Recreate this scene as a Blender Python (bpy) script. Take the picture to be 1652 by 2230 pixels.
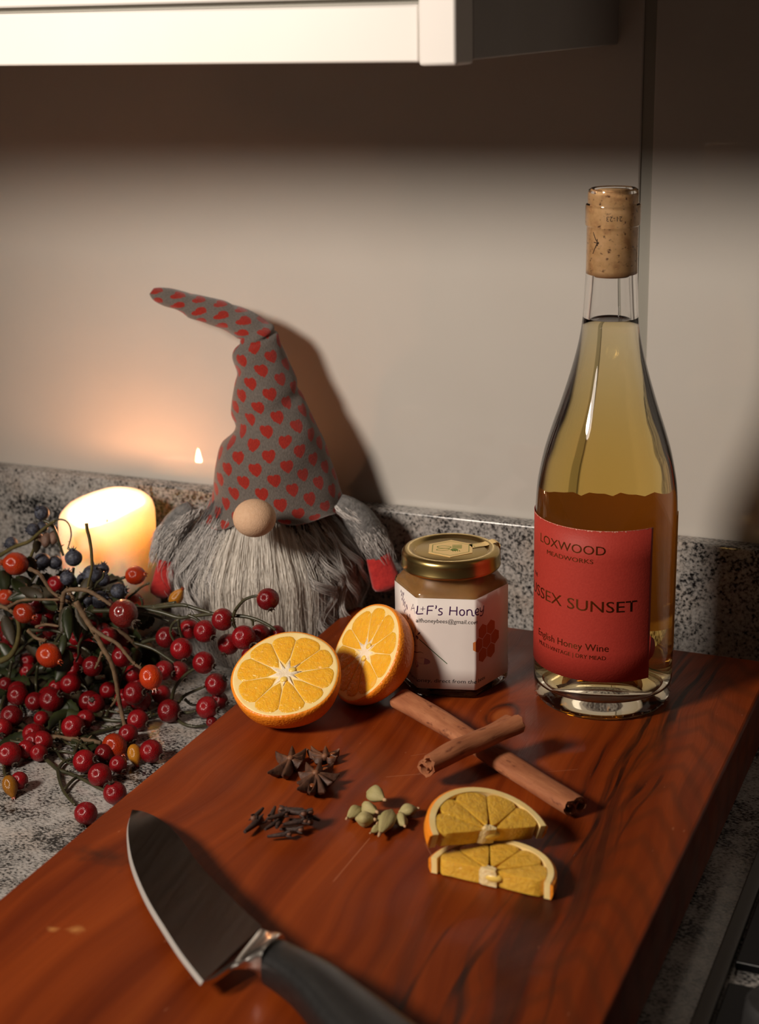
import bpy, bmesh, math, random
from mathutils import Vector, Matrix, Euler, Quaternion

for _o in list(bpy.data.objects):
    bpy.data.objects.remove(_o)
SC = bpy.context.scene
COL = SC.collection

# ------------------------------------------------------------------ camera
cam_d = bpy.data.cameras.new('camera')
cam = bpy.data.objects.new('camera', cam_d)
COL.objects.link(cam)
_R, _U, _F = Vector((.91909, .39349, -.02117)), Vector((-.1007, .28647, .95278)), Vector((-.38098, .87355, -.30292))
cam.matrix_world = Matrix(((_R.x, _U.x, -_F.x, 0), (_R.y, _U.y, -_F.y, 0), (_R.z, _U.z, -_F.z, .4354), (0, 0, 0, 1)))
cam_d.sensor_fit = 'HORIZONTAL'
cam_d.sensor_width = 24.0
cam_d.lens = 3442.0 / 1652.0 * 24.0
cam_d.clip_start = .02
cam_d.clip_end = 20
cam_d.dof.use_dof = True
cam_d.dof.focus_distance = .925
cam_d.dof.aperture_fstop = 8.5
SC.camera = cam

# ------------------------------------------------------------------ world, lights, exposure
wd = bpy.data.worlds.new('dim_room')
SC.world = wd
wd.use_nodes = True
wd.node_tree.nodes['Background'].inputs[0].default_value = (1.0, .68, .50, 1)
wd.node_tree.nodes['Background'].inputs[1].default_value = .031

def lamp(name, loc, aim, energy, color, size):
    l = bpy.data.lights.new(name, 'SPOT')                  # shaded kitchen lamp, soft edged beam
    l.energy, l.color, l.shadow_soft_size = energy, color, size
    o = bpy.data.objects.new(name, l)
    l.spot_size, l.spot_blend = math.radians(66), 1.0
    o.location = loc
    o.rotation_euler = (Vector(aim) - Vector(loc)).to_track_quat('-Z', 'Y').to_euler()
    COL.objects.link(o)
    return o
lamp('kitchen_lamp', (-.79, -.08, .694), (-.25, .95, .10), 55.0, (1.0, .87, .745), .112)

SC.view_settings.view_transform = 'Standard'
SC.view_settings.look = 'None'
SC.view_settings.gamma = 1
SC.view_settings.use_curve_mapping = False
SC.view_settings.exposure = 0.0
SC.cycles.use_denoising = True
SC.cycles.max_bounces = 16
SC.cycles.transmission_bounces = 16
SC.cycles.transparent_max_bounces = 16
SC.cycles.sample_clamp_indirect = 8.0

random.seed(7)
pi, sin, cos = math.pi, math.sin, math.cos

# ------------------------------------------------------------------ material helpers
class NT:
    """small wrapper for building node trees"""
    def __init__(s, name):
        s.m = bpy.data.materials.new(name)
        s.m.use_nodes = True
        s.t = s.m.node_tree
        s.p = s.t.nodes['Principled BSDF']
        s.out = s.t.nodes['Material Output']
    def n(s, typ, **kw):
        x = s.t.nodes.new(typ)
        for k, v in kw.items():
            setattr(x, k, v)
        return x
    def put(s, sock, v):
        if v is None: return
        if isinstance(v, bpy.types.NodeSocket): s.t.links.new(v, sock)
        else:
            if isinstance(v, (tuple, list)) and len(v) == 3 and sock.type == 'RGBA': v = (*v, 1)
            sock.default_value = v
    def set(s, **kw):
        names = dict(base='Base Color', rough='Roughness', metal='Metallic', ior='IOR', trans='Transmission Weight', spec='Specular IOR Level',
                     sss='Subsurface Weight', sssr='Subsurface Radius', ssss='Subsurface Scale', coat='Coat Weight', coatr='Coat Roughness',
                     sheen='Sheen Weight', emit='Emission Color', emits='Emission Strength', normal='Normal', alpha='Alpha', sheenr='Sheen Roughness')
        for k, v in kw.items():
            s.put(s.p.inputs[names[k]], v)
        return s
    def coord(s, kind='Object'):
        return s.n('ShaderNodeTexCoord').outputs[kind]
    def map(s, v, scale=(1, 1, 1), loc=(0, 0, 0), rot=(0, 0, 0)):
        x = s.n('ShaderNodeMapping')
        s.put(x.inputs['Vector'], v)
        x.inputs['Scale'].default_value, x.inputs['Location'].default_value, x.inputs['Rotation'].default_value = scale, loc, rot
        return x.outputs[0]
    def noise(s, v, scale, detail=3, rough=.5, dist=0.0, out='Fac'):
        x = s.n('ShaderNodeTexNoise')
        s.put(x.inputs['Vector'], v)
        x.inputs['Scale'].default_value, x.inputs['Detail'].default_value = scale, detail
        x.inputs['Roughness'].default_value, x.inputs['Distortion'].default_value = rough, dist
        return x.outputs[out]
    def voro(s, v, scale, out='Distance'):
        x = s.n('ShaderNodeTexVoronoi')
        s.put(x.inputs['Vector'], v)
        x.inputs['Scale'].default_value = scale
        return x.outputs[out]
    def ramp(s, f, stops, interp='LINEAR'):
        x = s.n('ShaderNodeValToRGB')
        s.put(x.inputs[0], f)
        cr = x.color_ramp
        cr.interpolation = interp
        while len(cr.elements) < len(stops): cr.elements.new(.5)
        for e, (p, c) in zip(cr.elements, stops):
            e.position = p
            e.color = (*c, 1) if isinstance(c, (tuple, list)) else (c, c, c, 1)
        return x.outputs[0]
    def math(s, op, a, b=None, c=None, clamp=False):
        x = s.n('ShaderNodeMath', operation=op, use_clamp=clamp)
        s.put(x.inputs[0], a); s.put(x.inputs[1], b); s.put(x.inputs[2], c)
        return x.outputs[0]
    def mix(s, f, a, b, blend='MIX'):
        x = s.n('ShaderNodeMix', data_type='RGBA', blend_type=blend)
        s.put(x.inputs[0], f); s.put(x.inputs[6], a); s.put(x.inputs[7], b)
        return x.outputs[2]
    def sep(s, v):
        x = s.n('ShaderNodeSeparateXYZ')
        s.put(x.inputs[0], v)
        return x.outputs
    def comb(s, x_, y_, z_):
        x = s.n('ShaderNodeCombineXYZ')
        s.put(x.inputs[0], x_); s.put(x.inputs[1], y_); s.put(x.inputs[2], z_)
        return x.outputs[0]
    def bump(s, h, dist=.001, strength=1.0):
        x = s.n('ShaderNodeBump')
        s.put(x.inputs['Height'], h)
        x.inputs['Distance'].default_value, x.inputs['Strength'].default_value = dist, strength
        s.put(s.p.inputs['Normal'], x.outputs[0])
        return x.outputs[0]

def plain(name, base, rough=.5, **kw):
    return NT(name).set(base=base, rough=rough, **kw).m

def noisy(name, c1, c2, scale, rough=.5, bump=0.0, bscale=None, **kw):
    t = NT(name)
    v = t.coord()
    t.set(base=t.ramp(t.noise(v, scale, 4), [(.3, c1), (.7, c2)]), rough=rough, **kw)
    if bump: t.bump(t.noise(v, bscale or scale * 2, 4), bump)
    return t.m

# ------------------------------------------------------------------ mesh helpers
class MB:
    def __init__(s): s.v, s.f, s.mi = [], [], []
    def add(s, vs, fs):
        o = len(s.v)
        s.v += [tuple(x) for x in vs]
        s.f += [tuple(i + o for i in f) for f in fs]
        return s
    def box(s, a, b):
        (x0, y0, z0), (x1, y1, z1) = a, b
        return s.add([(x0, y0, z0), (x1, y0, z0), (x1, y1, z0), (x0, y1, z0), (x0, y0, z1), (x1, y0, z1), (x1, y1, z1), (x0, y1, z1)],
                     [(0, 3, 2, 1), (4, 5, 6, 7), (0, 1, 5, 4), (1, 2, 6, 5), (2, 3, 7, 6), (3, 0, 4, 7)])
    def rings(s, rings, cap0=False, cap1=False, closed=True):
        n = len(rings[0]); vs = [p for r in rings for p in r]; fs = []
        for i in range(len(rings) - 1):
            for j in range(n if closed else n - 1):
                k = (j + 1) % n
                fs.append((i * n + j, i * n + k, (i + 1) * n + k, (i + 1) * n + j))
        if cap0: fs.append(tuple(reversed(range(n))))
        if cap1: fs.append(tuple((len(rings) - 1) * n + j for j in range(n)))
        return s.add(vs, fs)
    def lathe(s, prof, c=(0, 0, 0), n=48, wob=None):
        """profile of (r, z); r==0 ends become poles"""
        vs, fs, idx = [], [], []
        for i, (r, z) in enumerate(prof):
            if r <= 1e-7:
                idx.append([len(vs)] * n); vs.append((c[0], c[1], c[2] + z))
            else:
                row = []
                for j in range(n):
                    a = 2 * pi * j / n
                    dr, dz = wob(i, a) if wob else (0, 0)
                    row.append(len(vs)); vs.append((c[0] + (r + dr) * cos(a), c[1] + (r + dr) * sin(a), c[2] + z + dz))
                idx.append(row)
        for i in range(len(prof) - 1):
            for j in range(n):
                k = (j + 1) % n
                f = []
                for q in (idx[i][j], idx[i][k], idx[i + 1][k], idx[i + 1][j]):
                    if q not in f: f.append(q)
                if len(f) > 2: fs.append(tuple(f))
        return s.add(vs, fs)
    def tube(s, pts, rad, n=8, caps=True, flat=1.0):
        pts = [Vector(p) for p in pts]
        if not isinstance(rad, (list, tuple)): rad = [rad] * len(pts)
        rings = []; up = None
        for i, p in enumerate(pts):
            t = (pts[min(i + 1, len(pts) - 1)] - pts[max(i - 1, 0)]).normalized()
            if up is None:
                up = Vector((0, 0, 1)) if abs(t.z) < .9 else Vector((1, 0, 0))
            up = (up - t * up.dot(t)).normalized()
            b = t.cross(up)
            rings.append([p + (b * cos(2 * pi * j / n) + up * sin(2 * pi * j / n) * flat) * rad[i] for j in range(n)])
        return s.rings(rings, caps, caps)
    def sphere(s, c, r, nu=20, nv=12, sc=(1, 1, 1)):
        prof = [(r * sin(pi * i / nv), -r * cos(pi * i / nv)) for i in range(nv + 1)]
        prof[0] = (0, -r); prof[-1] = (0, r)
        o = MB().lathe(prof, n=nu)
        return s.add([(c[0] + x * sc[0], c[1] + y * sc[1], c[2] + z * sc[2]) for x, y, z in o.v], o.f)
    def prism(s, poly, fn, h0, h1):
        """polygon (2-D) between two heights, through fn(x, y, h)"""
        n = len(poly)
        vs = [fn(x, y, h0) for x, y in poly] + [fn(x, y, h1) for x, y in poly]
        fs = [tuple(reversed(range(n))), tuple(range(n, 2 * n))] + [(j, (j + 1) % n, n + (j + 1) % n, n + j) for j in range(n)]
        return s.add(vs, fs)
    def mesh(s, name, smooth=40, off=None):
        me = bpy.data.meshes.new(name)
        vs = s.v if off is None else [(x - off[0], y - off[1], z - off[2]) for x, y, z in s.v]
        me.from_pydata(vs, [], s.f)
        bm = bmesh.new(); bm.from_mesh(me)
        bmesh.ops.recalc_face_normals(bm, faces=bm.faces[:])
        bm.to_mesh(me); bm.free()
        me.update()
        if smooth:
            me.polygons.foreach_set('use_smooth', [True] * len(me.polygons))
            if smooth < 180: me.set_sharp_from_angle(angle=math.radians(smooth))
        return me

def root(name, loc, label, cat, group=None, rot=None):
    o = bpy.data.objects.new(name, None)
    o.location = loc
    if rot: o.rotation_euler = rot
    o.empty_display_size = .02
    o['label'] = label; o['category'] = cat
    if group: o['group'] = group
    COL.objects.link(o)
    return o

def wloc(o):
    v = Vector((0, 0, 0))
    while o is not None:
        v += Vector(o.location); o = o.parent
    return v

def part(name, mb, mat, parent=None, smooth=40, label=None, bevel=0, seg=2, kind=None, sub=0, solid=0, local=False):
    """mesh given in world coordinates (or local), linked under parent"""
    off = None if (parent is None or local) else wloc(parent)
    me = mb.mesh(name, smooth, off)
    o = bpy.data.objects.new(name, me)
    me.materials.append(mat)
    o.parent = parent
    COL.objects.link(o)
    if label: o['label'] = label
    if kind: o['kind'] = kind
    if bevel:
        b = o.modifiers.new('bevel', 'BEVEL'); b.width, b.segments, b.limit_method = bevel, seg, 'ANGLE'
    if solid:
        b = o.modifiers.new('solid', 'SOLIDIFY'); b.thickness = solid; b.offset = 0
    if sub:
        b = o.modifiers.new('sub', 'SUBSURF'); b.levels = b.render_levels = sub
    return o

def tag(o, label, cat, group=None):
    o['label'] = label; o['category'] = cat
    if group: o['group'] = group
    return o

def structure(o):
    o['kind'] = 'structure'
    return o

_tc = {}
def text_mesh(body, align='LEFT'):
    """built-in font outline -> (verts, faces), cap height about .7"""
    if body in _tc: return _tc[body]
    cu = bpy.data.curves.new('text', 'FONT')
    cu.body = body
    cu.resolution_u = 3
    ob = bpy.data.objects.new('text', cu)
    COL.objects.link(ob)
    dg = bpy.context.evaluated_depsgraph_get()
    me = bpy.data.meshes.new_from_object(ob.evaluated_get(dg))
    vs = [tuple(v.co) for v in me.vertices]; fs = [tuple(p.vertices) for p in me.polygons]
    bpy.data.objects.remove(ob); bpy.data.curves.remove(cu); bpy.data.meshes.remove(me)
    x0 = min(v[0] for v in vs); x1 = max(v[0] for v in vs)
    vs = [((v[0] - x0) / (x1 - x0), v[1], 0) for v in vs]
    _tc[body] = (vs, fs)
    return vs, fs

def smooth_path(pts, k=4):
    """Catmull-Rom through the points"""
    P = [Vector(p) for p in pts]
    if len(P) < 3: return P
    out = []
    for i in range(len(P) - 1):
        p0, p1, p2, p3 = P[max(i - 1, 0)], P[i], P[i + 1], P[min(i + 2, len(P) - 1)]
        for j in range(k):
            t = j / k
            out.append(.5 * ((2 * p1) + (p2 - p0) * t + (2 * p0 - 5 * p1 + 4 * p2 - p3) * t * t + (3 * p1 - p0 - 3 * p2 + p3) * t ** 3))
    out.append(P[-1])
    return out

# ------------------------------------------------------------------ measured positions (metres)
T = .04                                   # top of the chopping board
HIPS = (
 ('A', 'red', -0.4244, 0.8, 0.0942, 0.007, 0.528, -0.496, -0.689),
 ('A', 'red', -0.4566, 0.8, 0.0766, 0.0071, 0.983, 0.002, -0.183),
 ('A', 'red', -0.4699, 0.8, 0.0668, 0.0073, 0.893, -0.297, -0.338),
 ('A', 'red', -0.4897, 0.815, 0.0599, 0.0068, -0.43, -0.8, -0.418),
 ('A', 'red', -0.5014, 0.805, 0.0564, 0.007, 0.849, -0.205, -0.487),
 ('A', 'red', -0.4828, 0.792, 0.0562, 0.0072, 0.463, -0.431, -0.775),
 ('A', 'red', -0.4698, 0.796, 0.0472, 0.0072, 0.983, 0.002, -0.183),
 ('A', 'red', -0.4415, 0.798, 0.0675, 0.0077, 0.859, -0.249, -0.448),
 ('A', 'red', -0.4385, 0.814, 0.0643, 0.0063, 0.946, -0.11, -0.304),
 ('A', 'red', -0.432, 0.824, 0.0614, 0.0055, 0.946, -0.11, -0.304),
 ('A', 'red', -0.4604, 0.812, 0.0548, 0.007, -0.067, -0.707, -0.704),
 ('A', 'red', -0.4439, 0.81, 0.0501, 0.0058, 0.669, -0.336, -0.663),
 ('B', 'red', -0.4715, 0.8, 0.0144, 0.0073, 0.995, 0.028, -0.098),
 ('B', 'red', -0.474, 0.82, 0.0102, 0.006, 0.992, -0.054, -0.113),
 ('B', 'red', -0.4734, 0.816, 0.0236, 0.0074, 0.792, 0.194, 0.579),
 ('B', 'red', -0.4669, 0.797, 0.0062, 0.0038, 0.815, -0.32, -0.483),
 ('B', 'red', -0.4994, 0.7993, 0.0079, 0.0077, 0.99, 0.015, -0.141),
 ('B', 'red', -0.503, 0.82, 0.0265, 0.0069, 0.763, -0.328, -0.556),
 ('B', 'red', -0.5091, 0.812, 0.0295, 0.0066, 0.983, 0.002, -0.183),
 ('B', 'red', -0.5191, 0.8225, 0.0066, 0.0064, 0.763, -0.328, -0.556),
 ('C', 'red', -0.5228, 0.796, 0.0178, 0.0077, 0.972, -0.002, 0.236),
 ('C', 'red', -0.5119, 0.7813, 0.0072, 0.007, 0.983, 0.002, -0.183),
 ('C', 'red', -0.4803, 0.7452, 0.0075, 0.0073, 0.957, -0.063, -0.281),
 ('C', 'red', -0.5077, 0.763, 0.0065, 0.0063, 0.812, -0.263, -0.521),
 ('C', 'red', -0.5407, 0.812, 0.0345, 0.0069, 0.979, 0.109, 0.169),
 ('C', 'red', -0.5559, 0.816, 0.0062, 0.0061, 0.53, -0.452, -0.718),
 ('C', 'red', -0.5434, 0.828, 0.0152, 0.0065, 0.669, -0.336, -0.663),
 ('C', 'red', -0.5344, 0.83, 0.0084, 0.0055, 0.815, -0.32, -0.483),
 ('D', 'red', -0.4747, 0.665, 0.0069, 0.0067, 0.047, -0.622, -0.781),
 ('D', 'red', -0.4722, 0.6914, 0.0071, 0.0069, -0.221, -0.125, 0.967),
 ('D', 'red', -0.4925, 0.707, 0.0074, 0.0072, 0.766, -0.274, -0.582),
 ('D', 'red', -0.5111, 0.7192, 0.0074, 0.0072, 0.954, 0.107, 0.281),
 ('D', 'red', -0.5074, 0.7351, 0.0062, 0.0059, 0.48, -0.529, -0.7),
 ('D', 'red', -0.4914, 0.7253, 0.0062, 0.0055, 0.812, -0.263, -0.521),
 ('D', 'red', -0.5445, 0.7571, 0.0078, 0.0076, 0.997, -0.038, -0.061),
 ('D', 'red', -0.5455, 0.7725, 0.0062, 0.0062, 0.957, -0.063, -0.281),
 ('E', 'red', -0.58, 0.7854, 0.0084, 0.0082, 0.804, 0.056, 0.592),
 ('E', 'red', -0.5568, 0.7948, 0.0074, 0.0072, 0.605, -0.393, -0.692),
 ('E', 'red', -0.5716, 0.796, 0.0171, 0.0069, 0.53, -0.452, -0.718),
 ('E', 'red', -0.556, 0.8, 0.0302, 0.0069, -0.683, -0.727, -0.066),
 ('E', 'red', -0.5867, 0.822, 0.0144, 0.0059, 0.444, -0.509, -0.737),
 ('E', 'red', -0.5921, 0.8081, 0.0062, 0.0053, 0.669, -0.336, -0.663),
 ('E', 'red', -0.5911, 0.7825, 0.0068, 0.0066, 0.414, -0.492, -0.766),
 ('E', 'red', -0.5727, 0.7631, 0.0062, 0.005, 0.414, -0.492, -0.766),
 ('E', 'red', -0.5867, 0.828, 0.0181, 0.0056, 0.68, 0.111, 0.724),
 ('E', 'red', -0.5644, 0.7481, 0.0062, 0.0041, 0.65, -0.397, -0.648),
 ('F', 'red', -0.591, 0.7567, 0.0076, 0.0074, -0.39, -0.778, -0.493),
 ('F', 'red', -0.5595, 0.7106, 0.0078, 0.0076, 0.714, -0.333, -0.615),
 ('F', 'red', -0.5555, 0.7223, 0.0062, 0.0059, 0.891, -0.187, -0.415),
 ('F', 'red', -0.5348, 0.686, 0.0062, 0.0054, 0.93, -0.087, -0.358),
 ('F', 'red', -0.6129, 0.7937, 0.0067, 0.0065, 0.669, -0.336, -0.663),
 ('F', 'red', -0.6275, 0.8006, 0.0062, 0.005, -0.43, -0.8, -0.418),
 ('G', 'red', -0.5512, 0.814, 0.0469, 0.006, 0.714, -0.333, -0.615),
 ('G', 'red', -0.5805, 0.82, 0.0388, 0.0055, 0.53, -0.452, -0.718),
 ('G', 'red', -0.6029, 0.822, 0.0409, 0.0053, 0.669, -0.336, -0.663),
 ('G', 'red', -0.6045, 0.835, 0.0692, 0.0059, 0.53, -0.452, -0.718),
 ('G', 'red', -0.5928, 0.83, 0.0453, 0.004, 0.53, -0.452, -0.718),
 ('G', 'red', -0.5724, 0.83, 0.0487, 0.0046, 0.53, -0.452, -0.718),
 ('G', 'red', -0.6299, 0.83, 0.0109, 0.0057, 0.53, -0.452, -0.718),
 ('G', 'red', -0.6447, 0.83, 0.0156, 0.0048, 0.53, -0.452, -0.718),
 ('G', 'red', -0.5507, 0.83, 0.0375, 0.0049, 0.53, -0.452, -0.718),
 ('H', 'orange', -0.6241, 0.82, 0.0864, 0.008, -0.725, -0.65, 0.227),
 ('H', 'orange', -0.6064, 0.8, 0.0608, 0.007, 0.969, -0.05, -0.24),
 ('H', 'orange', -0.5809, 0.788, 0.0391, 0.0081, 0.946, -0.11, -0.304),
 ('H', 'orange', -0.6432, 0.83, 0.0567, 0.0057, 0.945, -0.206, -0.254),
 ('I', 'orange', -0.5506, 0.85, 0.077, 0.0065, 0.979, 0.109, 0.169),
 ('I', 'orange', -0.5496, 0.845, 0.0595, 0.0065, 0.807, -0.22, -0.548),
 ('I', 'yellow', -0.5164, 0.845, 0.0674, 0.0046, 0.57, 0.151, 0.808),
 ('J', 'orange', -0.4991, 0.78, 0.0396, 0.0075, 0.531, -0.415, -0.739),
 ('J', 'yellow', -0.4889, 0.7401, 0.0062, 0.0045, 0.426, -0.454, -0.783),
 ('K', 'orange', -0.5051, 0.7431, 0.0078, 0.0076, 0.812, -0.263, -0.521),
 ('K', 'yellow', -0.5357, 0.6782, 0.0062, 0.0046, 0.531, -0.384, -0.755),
 ('L', 'maroon', -0.5262, 0.796, 0.0727, 0.0094, 0.884, -0.169, -0.437),
 ('L', 'maroon', -0.5588, 0.82, 0.0484, 0.0046, 0.986, -0.108, -0.123),
 ('M', 'blue', -0.6288, 0.86, 0.1097, 0.0054, -0.161, -0.594, 0.788),
 ('M', 'blue', -0.6374, 0.86, 0.0967, 0.0048, -0.729, -0.684, 0.03),
 ('M', 'blue', -0.6568, 0.86, 0.0844, 0.0048, -0.551, -0.829, -0.099),
 ('M', 'blue', -0.6339, 0.866, 0.0969, 0.0042, 0.264, 0.002, 0.964),
 ('M', 'haw', -0.6306, 0.856, 0.0911, 0.0038, 0.221, -0.559, -0.799),
 ('M', 'haw', -0.623, 0.854, 0.0926, 0.0041, 0.221, -0.559, -0.799),
 ('M', 'haw', -0.6197, 0.858, 0.0933, 0.0038, 0.221, -0.559, -0.799),
 ('M', 'blue', -0.6247, 0.85, 0.0783, 0.006, 0.306, -0.52, -0.798),
 ('M', 'blue', -0.6185, 0.856, 0.076, 0.0051, 0.645, -0.292, -0.706),
 ('N', 'blue', -0.5847, 0.83, 0.092, 0.006, -0.056, -0.055, 0.997),
 ('N', 'blue', -0.5852, 0.822, 0.0804, 0.0052, 0.117, 0.019, 0.993),
 ('N', 'blue', -0.5722, 0.832, 0.0811, 0.0067, 0.461, -0.021, 0.887),
 ('N', 'blue', -0.5669, 0.836, 0.0768, 0.0049, 0.438, 0.084, 0.895),
 ('N', 'blue', -0.5854, 0.84, 0.0732, 0.0046, 0.136, -0.266, 0.954),
 ('N', 'blue', -0.5639, 0.826, 0.0664, 0.0064, 0.813, 0.151, 0.562),
 ('N', 'blue', -0.5513, 0.83, 0.0731, 0.0055, 0.979, 0.109, 0.169),
 ('N', 'blue', -0.5689, 0.82, 0.0672, 0.0033, 0.221, -0.559, -0.799),
 ('N', 'blue', -0.5819, 0.814, 0.0696, 0.003, 0.221, -0.559, -0.799),
 ('N', 'blue', -0.5717, 0.844, 0.0807, 0.0043, 0.201, 0.055, 0.978),
 ('G', 'red', -0.6197, 0.8314, 0.0444, 0.0066, -0.667, -0.739, -0.091),
 ('G', 'red', -0.5559, 0.8341, 0.0391, 0.0067, -0.638, -0.68, 0.361),
 ('F', 'red', -0.5565, 0.7314, 0.0068, 0.0066, 0.977, -0.079, 0.2),
 ('E', 'red', -0.5871, 0.7921, 0.0071, 0.0069, 0.948, 0.055, 0.313),
 ('E', 'red', -0.5528, 0.7945, 0.0067, 0.0065, 0.166, -0.687, 0.708),
 ('G', 'red', -0.5885, 0.8406, 0.0233, 0.0074, 0.789, -0.202, -0.58),
 ('E', 'red', -0.5925, 0.8375, 0.0112, 0.0069, -0.624, -0.781, 0.037),
 ('G', 'red', -0.5535, 0.8418, 0.0561, 0.0059, -0.336, -0.862, -0.38),
 ('E', 'red', -0.5928, 0.8323, 0.0212, 0.0075, -0.078, -0.927, 0.368),
 ('G', 'red', -0.5801, 0.8444, 0.0257, 0.0065, -0.233, -0.865, -0.444),
 ('G', 'red', -0.652, 0.8415, 0.022, 0.0073, -0.522, -0.853, -0.011),
 ('G', 'red', -0.6265, 0.8246, 0.0062, 0.0061, 0.748, -0.206, -0.631),
 ('G', 'red', -0.6613, 0.8451, 0.0124, 0.0077, 0.062, -0.638, -0.768),
 ('G', 'red', -0.6131, 0.831, 0.0357, 0.0067, 0.011, -0.645, -0.764),
 ('G', 'red', -0.6067, 0.8317, 0.0564, 0.006, 0.976, -0.191, -0.101),
 ('G', 'red', -0.617, 0.8373, 0.0433, 0.0075, -0.595, -0.658, 0.462),
 ('G', 'red', -0.6441, 0.8313, 0.0338, 0.0071, -0.651, -0.735, -0.189),
 ('F', 'red', -0.5455, 0.7212, 0.0062, 0.0055, 0.956, -0.227, -0.184),
 ('G', 'red', -0.627, 0.8373, 0.0065, 0.0061, -0.23, -0.711, -0.664),
 ('C', 'red', -0.5499, 0.8336, 0.0097, 0.0059, -0.55, -0.802, 0.233),
 ('E', 'red', -0.5631, 0.7436, 0.0062, 0.0057, 0.943, -0.091, -0.319),
 ('C', 'red', -0.5259, 0.8079, 0.0071, 0.0069, 0.266, -0.658, 0.704),
 ('E', 'red', -0.5634, 0.7408, 0.007, 0.0068, -0.152, -0.81, -0.567),
 ('C', 'red', -0.5372, 0.8065, 0.0072, 0.007, 0.633, -0.469, -0.616),
 ('E', 'red', -0.5519, 0.7338, 0.007, 0.0068, 0.792, -0.15, -0.592),
 ('G', 'red', -0.564, 0.8308, 0.0585, 0.0072, 0.915, -0.087, -0.395),
 ('G', 'red', -0.6505, 0.8405, 0.0296, 0.0071, 0.622, -0.341, -0.705),
 ('G', 'red', -0.6185, 0.8283, 0.0568, 0.0074, 0.961, 0.039, 0.275),
 ('C', 'red', -0.5412, 0.8284, 0.0074, 0.0072, 0.911, -0.41, -0.049),
 ('E', 'red', -0.5866, 0.8209, 0.0062, 0.006, 0.655, -0.629, -0.418),
 ('C', 'red', -0.5365, 0.818, 0.0062, 0.006, 0.892, -0.274, -0.359),
 ('F', 'red', -0.5869, 0.7405, 0.0069, 0.0067, 0.567, -0.799, -0.2),
 ('C', 'red', -0.557, 0.8387, 0.0274, 0.0063, 0.962, 0.11, 0.251),
 ('F', 'red', -0.6068, 0.7857, 0.0073, 0.0072, 0.105, -0.659, -0.745))
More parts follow.
